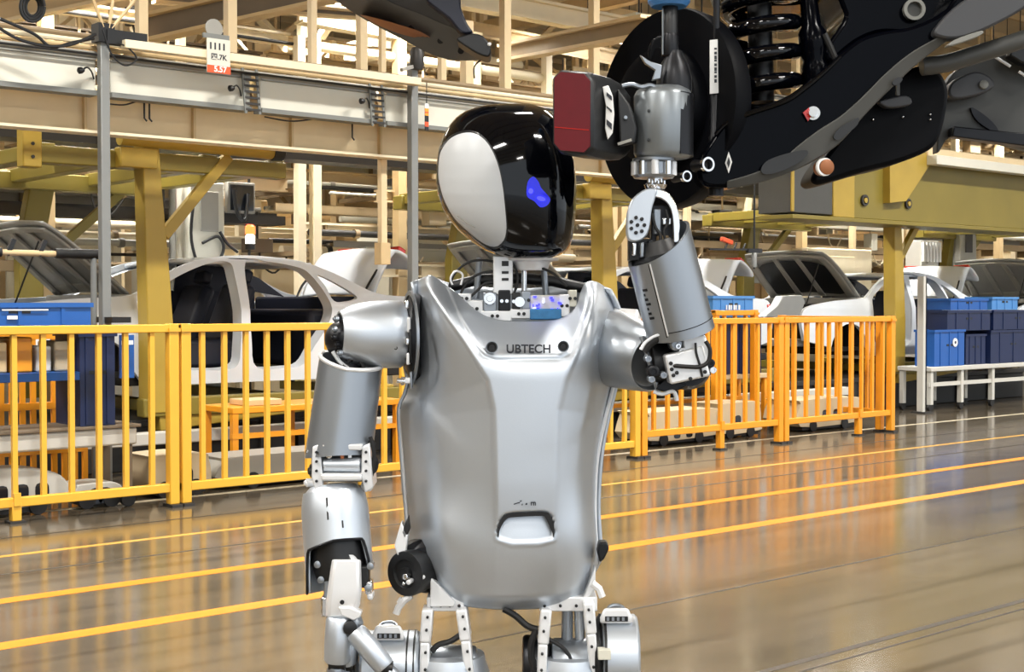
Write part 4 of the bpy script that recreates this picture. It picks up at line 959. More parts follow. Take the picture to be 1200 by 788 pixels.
MB().loft([[LBX(a, y, b) for a, b in rounded(w * 0.84, h * 0.92, 0.010)] for y in (-0.0165, -0.005)]).build('red_lens', 'red_lens', lb)
for k in (2,):
    z = -h * 0.8 + k * h * 0.2
    MB().poly([LBX(x, -0.0172, z + e) for x, e in ((-w * 0.8, 0), (w * 0.8, 0), (w * 0.8, 0.0012), (-w * 0.8, 0.0012))], (0, 0.001, 0)).build('lens_rib', 'tail_red' if k == 2 else 'red_lens', lb)
MB().loft([[RL(x, y, tdy - 0.066 + dd) for x, y in ((706, 102), (713, 100), (718, 112), (720, 134), (718, 156), (712, 164), (709, 150), (710, 124))] for dd in (0, 0.02)]).build('side_sticker', 'white_label', lb, 0.001)
for y0, y1 in ((108, 118), (124, 132), (140, 152)):
    MB().poly([RL(x, y, tdy - 0.0675) for x, y in ((711, y0), (717, y0 + 5), (717, y1), (711, y1 - 6))], (0, 0.003, 0)).build('sticker_print', 'print_black', lb)
MB().loft([[RL(x, y, tdy - 0.045) for x, y in ((724, 104), (738, 122), (746, 150), (744, 168), (726, 172))], [RL(x, y, tdy + 0.01) for x, y in ((724, 104), (738, 122), (750, 150), (748, 168), (726, 172))]]).build('clamp_arm', 'black', tool, 0.003)
MB().lathe(RL(733, 138, tdy - 0.05), (0, -1, 0), [(-0.01, K(2)), (0.004, K(2))], 8).build('screw', 'silver_dark', tool)
MB().bar(RL(724, 169, tdy - 0.05), RL(740, 164, tdy - 0.05), K(3), K(3)).build('clamp_pin', 'grey_pipe', tool)
# ------------------------------------------------------------------ underside of the car hanging over the robot
UC = RL(960, 40, 0.25)
car_up = thing('suspended_car', 'black underside and rear suspension of a car hanging over the robot', 'car', ROOT, -YAW)
def U(px, py, dy=0.0): return RL(px, py, dy)
def slab(pts, dy, dep, name, m, parent=car_up, bevel=0.004, n=4, closed=True):
    """outline at depth dy, thickness dep; pts may carry their own extra depth"""
    out = smooth_line([(p[0], p[1], p[2] if len(p) > 2 else 0) for p in pts], n, True) if n > 1 else [(p[0], p[1], p[2] if len(p) > 2 else 0) for p in pts]
    return MB().poly([U(x, y, dy + e) for x, y, e in out], (0, dep, 0)).build(name, m, parent, bevel)
# brake disc, seen obliquely
dax = Vector((-0.80, -0.60, 0.02))
bd = MB().lathe(U(781, 128, 0.12), dax, [(-0.03, K(70)), (-0.03, K(122)), (0.0, K(124)), (0.006, K(122)), (0.006, K(76)), (0.03, K(72)), (0.035, K(60))], 64, up=(0, 0, 1)).build('brake_disc', 'black_matte', car_up)
MB().lathe(U(781, 128, 0.12) - dax * 0.05, dax, [(0, K(60)), (0.05, K(60))], 24).build('hub', 'black_steel', bd)
slab([(760, 60), (790, 40), (830, 40), (846, 90), (846, 180), (820, 205), (780, 190)], 0.10, 0.05, 'knuckle', 'black_matte')
# damper with its label
MB().lathe(U(839, 230, 0.03), (0, 0, 1), [(0, K(9)), (K(70), K(9)), (K(72), K(8)), (K(182), K(8)), (K(184), K(4)), (K(280), K(4))], 18).build('damper', 'black_steel', car_up)
lab = MB().poly([U(x, y, 0.012) for x, y in ((832, 47), (841, 46), (842, 109), (832, 110))], (0, 0.004, 0)).build('paper_label', 'white_label', car_up)
for k in range(9):
    MB().poly([U(x, y, 0.0112) for x, y in ((837.2, 56 + k * 4.6), (840, 56 + k * 4.6), (840, 58 + k * 4.6 + (k % 3)), (837.2, 58 + k * 4.6 + (k % 3)))], (0, 0.002, 0)).build('label_print', 'print_black', lab)
# coil spring
pts = []
for i in range(0, 150):
    t = i / 149; a = t * 2 * math.pi * 5.2
    c = U(893 - 4 * t, 128 - 175 * t, 0.10)
    pts.append(c + Vector((K(41) * math.cos(a), K(41) * math.sin(a), 0)))
MB().tube(pts, K(10), 12).build('coil_spring', 'gloss_black', car_up)
MB().lathe(U(893, 150, 0.10), (0, 0, 1), [(0, K(34)), (K(10), K(46)), (K(16), K(46)), (K(18), K(30))], 28).build('spring_seat', 'black_gloss_paint', car_up)
MB().tube([U(893, 120, 0.10), U(888, -60, 0.10)], K(15), 14).build('bump_stop', 'black', car_up)
# link with rubber bushes right of the spring
MB().lathe(U(958, 108, 0.08), (-0.1, 0.0, 1), [(0, K(13)), (K(10), K(17)), (K(30), K(17)), (K(38), K(14)), (K(50), K(17)), (K(72), K(17)), (K(80), K(12)), (K(120), K(10))], 24).build('bush', 'black_gloss_paint', car_up)
MB().tube([U(x, y, 0.06) for x, y in smooth_line([(966, 40), (975, 60), (984, 84), (978, 104)], 5)], K(4), 8).build('brake_hose', 'rubber', car_up)
# lower control arm: channel with flange
arm = [(826, 218), (818, 204), (822, 184), (838, 158), (852, 142), (880, 131), (920, 117), (945, 100), (966, 82), (988, 60), (1010, 44), (1036, 36), (1070, 30), (1110, 10), (1140, -30), (1230, -30), (1200, 4), (1150, 26), (1112, 46), (1090, 62), (1062, 84), (1040, 106), (1020, 126), (1000, 150), (986, 164), (964, 180), (940, 192), (912, 204), (880, 214), (850, 220)]
ca = slab(arm, 0.0, 0.07, 'control_arm', 'black_gloss_paint', bevel=0.01, n=3)
top_edge = smooth_line([(838, 158), (852, 144), (880, 132), (920, 118), (945, 101), (966, 84), (985, 66)], 5)
MB().tube([U(x, y, -0.002) for x, y in top_edge], [K(2 + 1.6 * math.sin(math.pi * i / (len(top_edge) - 1))) for i in range(len(top_edge))], 8).build('arm_lip', 'gloss_black', ca)
fl0 = smooth_line([(852, 212), (880, 204), (912, 190), (936, 170), (960, 152), (985, 136), (1010, 114), (1040, 84), (1070, 60), (1106, 40)], 4)
fl1 = smooth_line([(852, 222), (884, 216), (916, 206), (944, 194), (968, 180), (988, 164), (1016, 132), (1046, 102), (1076, 74), (1110, 48)], 4)
MB().loft([[U(a[0], a[1], -0.012), U(b[0], b[1], -0.004), U(b[0], b[1], 0.02), U(a[0], a[1], 0.012)] for a, b in zip(fl0, fl1)]).build('arm_flange', 'under_grey', ca, 0.002)
slab([(892, 198), (900, 188), (922, 180), (944, 176), (946, 182), (934, 192), (912, 202), (896, 204)], -0.0155, 0.004, 'arm_slot', 'black', ca, 0)
slab([(977, 160), (984, 150), (998, 142), (1006, 138), (1005, 146), (994, 156), (982, 164)], -0.0155, 0.004, 'arm_slot', 'black', ca, 0)
slab([(1046, 96), (1052, 91), (1058, 92), (1054, 98), (1048, 100)], -0.0155, 0.004, 'arm_slot', 'black', ca, 0)
for x, y, r in ((827, 193, 8.5), (802, 207, 6.5)):
    o = MB().ring(U(x, y, -0.012), (0.5, -1, 0), K(r), K(r * 0.72), 0.008, 24).build('bush_ring', 'chrome', car_up)
    MB().lathe(U(x, y, -0.008), (0.5, -1, 0), [(-0.03, K(r * 0.9)), (0.0, K(r * 0.72)), (0.003, K(r * 0.3))], 20).build('bush_core', 'black_steel', o)
slab([(854, 178), (858, 190), (854, 203), (850, 191)], -0.004, 0.006, 'diamond_mark', 'white_label', car_up, 0, 1)
slab([(854, 184), (856, 190), (854, 197), (852, 191)], -0.0055, 0.004, 'diamond_hole', 'black', car_up, 0, 1)
o = MB().lathe(U(953, 133, -0.004), (-0.2, -1, 0), [(0, K(8)), (0.004, K(8)), (0.004, K(5)), (0.014, K(5)), (0.014, K(2))], 18).build('arm_bolt', 'chrome', car_up)
slab([(941, 132), (948, 126), (951, 136), (947, 142)], -0.008, 0.004, 'paint_mark', 'tail_red', car_up, 0, 1)
o = MB().lathe(U(968, 196, -0.012), (0.3, -1, 0), [(-0.02, K(9)), (0.004, K(9)), (0.006, K(6))], 20).build('arm_bolt', 'rust_and_reflection', car_up)
MB().ring(U(965, 196, -0.01), (0.3, -1, 0), K(10.5), K(8), 0.006, 20).build('washer', 'white_label', o)
# wheel housing liner behind the arm
slab([(952, 206), (972, 176), (1010, 130), (1050, 90), (1082, 76), (1100, 82), (1112, 104), (1108, 140), (1100, 164), (1086, 178), (1050, 192), (1010, 202), (970, 214), (956, 216)], 0.10, 0.10, 'wheel_liner', 'black_matte', bevel=0.012)
for x, y in ((1023, 140), (1058, 137), (1090, 134), (1090, 140)): MB().ball(U(x, y, 0.096), K(1.6), 8, 5).build('liner_clip', 'chrome', car_up)
MB().bar(U(1052, 112, 0.06), U(1052, 96, 0.06), K(5), K(4)).build('liner_tab', 'under_grey', car_up)
slab([(1032, 118), (1062, 112), (1068, 122), (1046, 126), (1036, 124)], 0.07, 0.02, 'liner_bracket', 'corner_dark', car_up, 0.002)
# subframe block at the top
slab([(960, -70), (1130, -70), (1118, 0), (1112, 30), (1080, 40), (1036, 38), (1010, 46), (990, 60), (974, 74), (966, 60), (978, 40), (990, 20), (984, 0)], 0.06, 0.14, 'subframe', 'black_gloss_paint', bevel=0.008, n=3)
MB().ring(U(1070, 12, 0.055), (0, -1, 0), K(13), K(9), 0.01, 28).build('access_hole_rim', 'under_light', car_up)
MB().lathe(U(1070, 12, 0.056), (0, -1, 0), [(0, K(9)), (0.002, K(9))], 20).build('access_hole', 'under_grey', car_up)
slab([(846, -80), (960, -80), (968, -10), (940, 4), (900, 6), (850, 10)], 0.14, 0.1, 'spring_tower', 'black_gloss_paint', bevel=0.008)
slab([(930, -60), (1010, -60), (1004, 4), (986, 34), (962, 36), (944, 14)], 0.34, 0.02, 'inner_panel', 'under_light', bevel=0.004)
# right: stabiliser tube, bracket, grey floor pan
MB().tube([U(x, y, 0.06) for x, y in smooth_line([(1080, 78), (1110, 74), (1150, 62), (1200, 46), (1260, 26)], 4)], K(11), 14).build('stabiliser_bar', 'under_grey', car_up)
slab([(1096, 34), (1130, 0), (1180, -20), (1220, -10), (1200, 10), (1160, 32), (1128, 44), (1104, 44)], -0.02, 0.03, 'arm_bracket', 'corner_dark', car_up, 0.004)
slab([(1148, 42), (1112, 54), (1120, 46), (1150, 36)], -0.025, 0.02, 'bracket_edge', 'under_light', car_up, 0.002)
slab([(1098, 180), (1104, 120), (1112, 92), (1140, 74), (1240, 50), (1240, 172), (1160, 164), (1116, 158)], 0.36, 0.03, 'floor_pan', 'under_grey', bevel=0.006, n=3)
slab([(1116, 96), (1140, 84), (1158, 88), (1166, 100), (1152, 110), (1122, 116), (1112, 110)], 0.32, 0.03, 'pan_bracket', 'corner_dark', car_up, 0.004)
MB().lathe(U(1152, 100, 0.32), (0, -1, 0.2), [(-0.01, K(6)), (0.006, K(6)), (0.008, K(3))], 16).build('pan_bolt', 'under_light', car_up)
slab([(1138, 126), (1150, 132), (1164, 144), (1170, 154), (1160, 152), (1144, 140)], 0.352, 0.01, 'pan_groove', 'black_steel', car_up, 0)
slab([(1118, 148), (1240, 160), (1240, 176), (1116, 160)], 0.33, 0.03, 'pan_sill', 'black_steel', car_up, 0.002, 1)
slab([(1212, -100), (1290, -100), (1290, 100), (1216, 90)], 0.345, 0.02, 'pan_support', 'under_grey', car_up, 0.004, 1)
for a, c in (((1162, 64), (1184, 78)), ((1194, 84), (1206, 92))): MB().tube([U(*a, 0.3), U(*c, 0.3)], K(2), 7).build('pan_edge_strip', 'white_label', car_up)
slab([(1186, 60), (1240, 40), (1240, 80), (1206, 76), (1192, 70)], 0.30, 0.03, 'pan_cover', 'black', car_up, 0.003)
# floor of the car above, out of the picture's top edge
MB().span(tuple(U(850, -78, 0.0)), tuple(U(1290, -130, 0.4))).build('car_floor', 'under_grey', car_up)

# ------------------------------------------------------------------ grey body corner over the head
corner = thing('car_bumper_corner', 'grey and navy body corner hanging over the robot head, pointing right', 'car part', ROOT, -YAW)
dd = 0.10
outer = [(380, -10), (392, 0), (424, 21), (448, 34), (473, 47), (511, 66), (540, 71), (566, 70)]
inner_ = [(446, -12), (450, -2), (470, 8), (492, 16), (514, 26), (534, 34), (550, 44), (560, 50)]
o1, i1 = resample(v3(smooth_line(outer, 5)), 24), resample(v3(smooth_line(inner_, 5)), 24)
MB().loft([[U(a.x, a.y, dd + 0.13), U(b_.x, b_.y, dd + 0.05), U(b_.x, b_.y - 2, dd + 0.09), U(a.x, a.y - 2, dd + 0.17)] for a, b_ in zip(o1, i1)]).build('lower_panel', 'corner_grey', corner)
i2 = resample(v3(smooth_line([(492, -12), (500, 0), (516, 8), (534, 20), (546, 30), (553, 38)], 5)), 24)
MB().loft([[U(a.x, a.y + 0.5, dd + 0.052), U(b_.x, b_.y, dd + 0.02), U(b_.x, b_.y - 2, dd + 0.06), U(a.x, a.y - 2, dd + 0.09)] for a, b_ in zip(i1, i2)]).build('mid_panel', 'corner_dark', corner)
slab([(488, -52), (538, -52), (539, 0), (542, 14), (548, 28), (554, 38), (540, 38), (526, 22), (508, 8), (498, -4)], dd + 0.01, 0.04, 'inner_liner', 'navy_under', corner, 0.004, 3)
s0, s1 = resample(v3(smooth_line([(422, 17), (440, 21), (465, 28), (490, 36), (503, 43)], 4)), 14), resample(v3(smooth_line([(424, 19), (446, 31), (470, 40), (490, 45), (504, 46)], 4)), 14)
MB().loft([[U(a.x, a.y, dd + 0.075), U(b_.x, b_.y, dd + 0.112), U(b_.x, b_.y, dd + 0.13), U(a.x, a.y, dd + 0.10)] for a, b_ in zip(s0, s1)]).build('reflection_strip', 'rust_and_reflection', corner)  # warm reflection on the lower panel, painted as a brown strip
for x, y in ((482, 33), (516, 48), (540, 60)):
    MB().lathe(U(x, y, dd + 0.09), (0, -0.8, -0.5), [(-0.02, K(4)), (0.0, K(4)), (0.0, K(2.6))], 12).build('clip_hole', 'black', corner)
slab([(535, 46), (545, 41), (556, 39), (567, 43), (575, 55), (573, 66), (562, 64), (548, 56)], dd - 0.01, 0.06, 'corner_cap', 'black', corner, 0.006)
MB().lathe(U(573, 52, dd - 0.012), (0.4, -1, 0), [(0, K(2.2)), (0.004, K(2))], 10).build('cap_pin', 'white_label', corner)
# unseen slab of bodywork, added above the corner to shade it
MB().loft([[U(x, y, d) for x, y, d in ((300, -40, 0.06), (640, -40, 0.06), (640, -130, 0.06), (300, -130, 0.06))], [U(x, y, d) for x, y, d in ((300, -46, 0.7), (640, -46, 0.7), (640, -130, 0.7), (300, -130, 0.7))]]).build('added_rear_body', 'body_grey', corner, 0.01)
MB().tube([U(x, y, dd + 0.05) for x, y in smooth_line([(575, 58), (566, 68), (556, 78), (556, 92)], 4)], K(1.2), 6).build('cable', 'rubber', corner)
# ------------------------------------------------------------------ car bodies on the line
SILL = 0.70; YN = 10.85; CW = 0.86            # sill height, near side, half width
def arc(cx, cz, r, a0, a1, n): return [(cx + r * math.cos(math.radians(a0 + (a1 - a0) * i / n)), cz + r * math.sin(math.radians(a0 + (a1 - a0) * i / n))) for i in range(n + 1)]
side_outer = smooth_line([(-2.28, 0.20), (-2.34, 0.42), (-2.28, 0.60), (-1.9, 0.68), (-1.5, 0.715), (-1.12, 0.735), (-0.98, 0.78), (-0.72, 0.93), (-0.42, 1.045), (-0.1, 1.095), (0.25, 1.10), (0.65, 1.06), (1.0, 0.95), (1.35, 0.80), (1.55, 0.755), (1.9, 0.735), (2.14, 0.70), (2.2, 0.55), (2.2, 0.36), (2.14, 0.2)], 4) \
    + arc(1.36, 0.04, 0.37, 12, 168, 12) + [(0.96, -0.02), (-0.95, -0.02)] + arc(-1.42, 0.04, 0.37, 10, 170, 12)
front_open = smooth_line([(-0.86, 0.14), (-0.5, 0.10), (-0.12, 0.11), (-0.06, 0.3), (-0.052, 0.6), (-0.065, 0.9), (-0.09, 1.03), (-0.25, 1.035), (-0.5, 0.955), (-0.74, 0.84), (-0.92, 0.72), (-0.93, 0.5), (-0.9, 0.3)], 4, True)
rear_open = smooth_line([(0.10, 0.11), (0.4, 0.09), (0.58, 0.12), (0.7, 0.28), (0.84, 0.46), (0.90, 0.62), (0.84, 0.78), (0.72, 0.94), (0.6, 1.005), (0.3, 1.05), (0.07, 1.05), (0.038, 0.7), (0.05, 0.35)], 4, True)
quarter = smooth_line([(0.93, 0.70), (0.86, 0.84), (0.80, 0.935), (0.95, 0.88), (1.14, 0.78), (1.2, 0.72), (1.06, 0.69)], 4, True)
def bend(me, sgn):
    """tumblehome and plan taper; input mesh x,z,thickness"""
    for v in me.vertices:
        x, z, t = v.co
        y = CW - 0.34 * max(0.0, z - 0.60) ** 1.15 - 0.09 * (abs(x) / 2.3) ** 3 - 0.05 * max(0, 0.3 - z) ** 1.2
        v.co = (x, sgn * (y + t), z)
    me.polygons.foreach_set('use_smooth', [True] * len(me.polygons)); me.set_sharp_from_angle(angle=math.radians(35)); me.update()
def make_car():
    c = thing('unpainted_car', 'x', 'car')
    for sgn in (-1, 1):
        me = fill2d([side_outer, front_open, rear_open, quarter], 0.05)
        bend(me, sgn); me.name = 'side_frame'
        link('side_frame', me, 'body_white', c, 0.012)
        # folded inner sill of door openings
        for lp, d in ((front_open, 0), (rear_open, 0)):
            ring = MB(); n = len(lp)
            def yy(z, x): return CW - 0.34 * max(0.0, z - 0.60) ** 1.15 - 0.09 * (abs(x) / 2.3) ** 3
            cx = sum(p[0] for p in lp) / n; cz = sum(p[1] for p in lp) / n
            a = [(x, sgn * (yy(z, x) + 0.0), z) for x, z in lp]; b = [(x + (cx - x) * 0.04, sgn * (yy(z, x) - 0.10), z + (cz - z) * 0.04) for x, z in lp]
            ring.loft([a, b], cap=False); o = ring.build('door_frame', 'body_white', c)
    # roof
    def roof(u, v):
        x = -0.40 + 1.18 * u; w = 2 * v - 1
        z = 1.05 + 0.055 * math.sin(math.pi * (0.12 + 0.76 * u)) - 0.035 * (w * w)
        hw = CW - 0.34 * max(0.0, z - 0.60) ** 1.15 - 0.0
        return (x, w * hw * 0.985, z)
    r = MB().grid(roof, 14, 12).build('roof_panel', 'body_white', c); s = r.modifiers.new('solid', 'SOLIDIFY'); s.thickness = 0.03
    MB().bar((0.78, -0.66, 1.03), (0.78, 0.66, 1.03), 0.06, 0.04).build('roof_bow', 'body_white', c)
    # cowl, front end, floor, rear deck
    MB().span((-1.14, -0.78, 0.66), (-0.96, 0.78, 0.75)).build('cowl', 'body_grey', c, 0.02)
    MB().span((-1.0, -0.72, 0.50), (-0.72, 0.72, 0.70)).build('dashboard', 'dark', c, 0.04)
    MB().span((-2.24, -0.72, 0.50), (-2.12, 0.72, 0.60)).build('front_crossmember', 'body_white', c, 0.015)
    MB().span((-2.27, -0.66, 0.12), (-2.12, 0.66, 0.22)).build('front_crossmember', 'body_grey', c, 0.015)
    for y in (-0.66, 0.66):
        MB().lathe((-2.24, y * 0.86, 0.42), (-1, 0, 0), [(0, 0.12), (0.05, 0.12), (0.06, 0.09), (0.02, 0.08)], 18).build('headlamp_housing', 'dark', c)
        MB().lathe((-1.42, y * 0.9, 0.42), (0, 0, 1), [(0, 0.14), (0.22, 0.12), (0.24, 0.06)], 18).build('strut_tower', 'body_grey', c)
        MB().span((-1.9, y - 0.10, 0.05), (-0.95, y + 0.10, 0.1)).build('front_rail', 'dark', c)
    MB().span((-2.05, -0.45, 0.15), (-1.2, 0.45, 0.56)).build('engine', 'dark', c, 0.05)
    MB().span((-1.75, -0.3, 0.56), (-1.4, 0.2, 0.63)).build('engine_cover', 'black_steel', c, 0.03)
    MB().lathe((-1.9, 0.25, 0.58), (0, 0, 1), [(0, 0.1), (0.05, 0.1), (0.06, 0.05)], 14).build('fluid_bottle', 'panel_white', c)
    MB().span((-1.1, -0.8, -0.02), (2.1, 0.8, 0.06)).build('floor_pan', 'dark', c, 0.01)
    MB().span((-1.1, -0.76, 0.05), (-1.05, 0.76, 0.70)).build('firewall', 'dark', c)
    for y in (-0.38, 0.38):
        s = MB().loft([[(x0, y + w, z) for x0, w, z in ((xa, -0.24, za), (xa, 0.24, za), (xb, 0.24, za), (xb, -0.24, za))] for xa, xb, za in ((-0.55, 0.02, 0.10), (-0.58, 0.04, 0.30), (-0.52, 0.06, 0.36))]).build('seat_cushion', 'interior_navy', c, 0.04)
        MB().bar((0.0, y, 0.3), (0.22, y, 0.84), 0.46, 0.14, up=(1, 0, 0)).build('seat_backrest', 'interior_navy', c, 0.05)
        MB().bar((0.23, y, 0.86), (0.27, y, 0.98), 0.22, 0.10, up=(1, 0, 0)).build('headrest', 'interior_navy', c, 0.03)
    MB().span((0.75, -0.72, 0.08), (1.05, 0.72, 0.62)).build('rear_seat', 'interior_navy', c, 0.06)
    MB().span((1.0, -0.70, 0.60), (1.35, 0.70, 0.74)).build('parcel_shelf', 'interior_navy', c, 0.02)
    MB().span((0.04, 0.66, 0.08), (0.98, 0.68, 0.80)).build('door_trim', 'interior_navy', c, 0.01)
    MB().poly([(0.06, 0.60, 0.79), (0.95, 0.60, 0.79), (1.3, 0.62, 0.74), (1.0, 0.62, 0.93), (0.7, 0.6, 1.03), (0.1, 0.6, 1.06)], (0, 0.02, 0)).build('far_side_dark_panel', 'interior_navy', c)  # dark panel added so the rear openings look as dark as the interior
    MB().span((-1.0, 0.70, 0.08), (-0.1, 0.73, 0.40)).build('door_trim', 'interior_navy', c, 0.01)
    MB().span((2.05, -0.76, 0.2), (2.19, 0.76, 0.56)).build('rear_panel', 'body_white', c, 0.03)
    MB().span((1.35, -0.66, 0.06), (2.06, 0.66, 0.3)).build('boot_floor', 'dark', c)
    for y in (-0.70, 0.70): MB().span((2.10, y - 0.13, 0.52), (2.215, y + 0.13, 0.66)).build('tail_lamp', 'tail_red', c, 0.02)
    # bonnet, propped open
    ang = math.radians(41)
    def hood(u, v, off=0.0, sc=1.0):
        l = 1.02 * (u * sc + (1 - sc) * 0.5); w = (2 * v - 1) * sc
        hw = 0.74 - 0.10 * (l / 1.02) ** 3
        h = 0.05 * math.sin(math.pi * min(1, l / 1.02 * 0.9 + 0.1)) - 0.04 * w * w - 0.10 * (l / 1.02) ** 4 + off
        return (-1.06 - l * math.cos(ang) - h * math.sin(ang) * -1 * -1, w * hw, 0.76 + l * math.sin(ang) + h * math.cos(ang))
    hd = MB().grid(lambda u, v: hood(u, v), 16, 16).build('bonnet', 'body_grey', c); s = hd.modifiers.new('solid', 'SOLIDIFY'); s.thickness = 0.022; s.offset = 1
    for (u0, u1, v0, v1) in ((0.05, 0.95, 0.03, 0.11), (0.05, 0.95, 0.89, 0.97), (0.03, 0.13, 0.03, 0.97), (0.86, 0.96, 0.03, 0.97), (0.05, 0.9, 0.34, 0.40), (0.05, 0.9, 0.60, 0.66)):
        MB().grid(lambda u, v: hood(u0 + (u1 - u0) * u, v0 + (v1 - v0) * v, -0.03), 8, 4).build('bonnet_rib', 'hood_grey', hd).modifiers.new('solid', 'SOLIDIFY').thickness = 0.02
    MB().tube([(-1.95, -0.55, 0.62), (-1.75, -0.6, 1.18)], 0.008, 6).build('prop_rod', 'dark', c)
    # boot lid, open
    prof = smooth_line([(0, 0), (0.12, 0.015), (0.32, 0.01), (0.50, -0.02), (0.56, -0.08), (0.57, -0.2), (0.55, -0.34), (0.52, -0.40)], 4)
    ta = math.radians(62)
    P = [(1.50 + x * math.cos(ta) - z * math.sin(ta), 0.77 + x * math.sin(ta) + z * math.cos(ta)) for x, z in prof]
    n = len(P)
    bl = MB().grid(lambda u, v: (P[round(v * (n - 1))][0], (2 * u - 1) * (0.66 - 0.06 * v), P[round(v * (n - 1))][1] - 0.03 * (2 * u - 1) ** 2), 12, n - 1).build('boot_lid', 'body_white', c)
    s = bl.modifiers.new('solid', 'SOLIDIFY'); s.thickness = 0.03
    k = int(n * 0.66)
    for y in (-0.42, 0.42):
        MB().box((P[k][0] + 0.02, y, P[k][1]), (0.06, 0.26, 0.10), Matrix.Rotation(-ta, 3, 'Y')).build('lid_lamp', 'tail_red', bl, 0.015)
        MB().tube(smooth_line([(1.42, y * 1.4, 0.72), (1.5, y * 1.42, 0.86), (1.62, y * 1.35, 1.0)], 4), 0.012, 6).build('lid_hinge', 'dark', bl)
    return c
car0 = make_car()
cars = [(6.20, 'white car body with open bonnet behind the left yellow fence'), (11.36, 'white car body hidden behind the robot and its raised arm'), (16.50, 'white car body with black bonnet lining behind the right orange fence'), (21.7, 'car body at the right edge, only its raised grey bonnet showing')]
KM = {}
for q in COL.objects:
    if q.parent: KM.setdefault(q.parent, []).append(q)
CARS = []
for i, (x, lb) in enumerate(cars):
    c = car0 if i == 0 else copy_tree(car0, None, KM)
    c.location = (x, YN + CW, SILL); c['label'] = lb; c['group'] = 'car bodies on the line'
    CARS.append(c)
for i in (2,):     # black insulation under this bonnet
    hdn = [k for k in kids(CARS[i]) if k.name.startswith('bonnet')][0]
    ang = math.radians(41)
    out = smooth_line([(0.16, 0.1), (0.16, 0.5), (0.16, 0.9), (0.5, 0.93), (0.78, 0.84), (0.86, 0.5), (0.78, 0.16), (0.5, 0.07)], 4, True)
    def hpt(u, v, off):
        l = 1.02 * u; w = 2 * v - 1; hw = 0.74 - 0.10 * u ** 3
        h = 0.05 * math.sin(math.pi * min(1, u * 0.9 + 0.1)) - 0.04 * w * w - 0.10 * u ** 4 + off
        return Vector((-1.06 - l * math.cos(ang) - h * math.sin(ang), w * hw, 0.76 + l * math.sin(ang) + h * math.cos(ang)))
    m = MB(); n = len(out)
    rings = [[hpt(0.5 + (u - 0.5) * s, 0.5 + (v - 0.5) * s, -0.09) for u, v in out] for s in (1.0, 0.75, 0.5, 0.25, 0.02)]
    m.loft(rings, True).build('bonnet_lining', 'black', hdn)

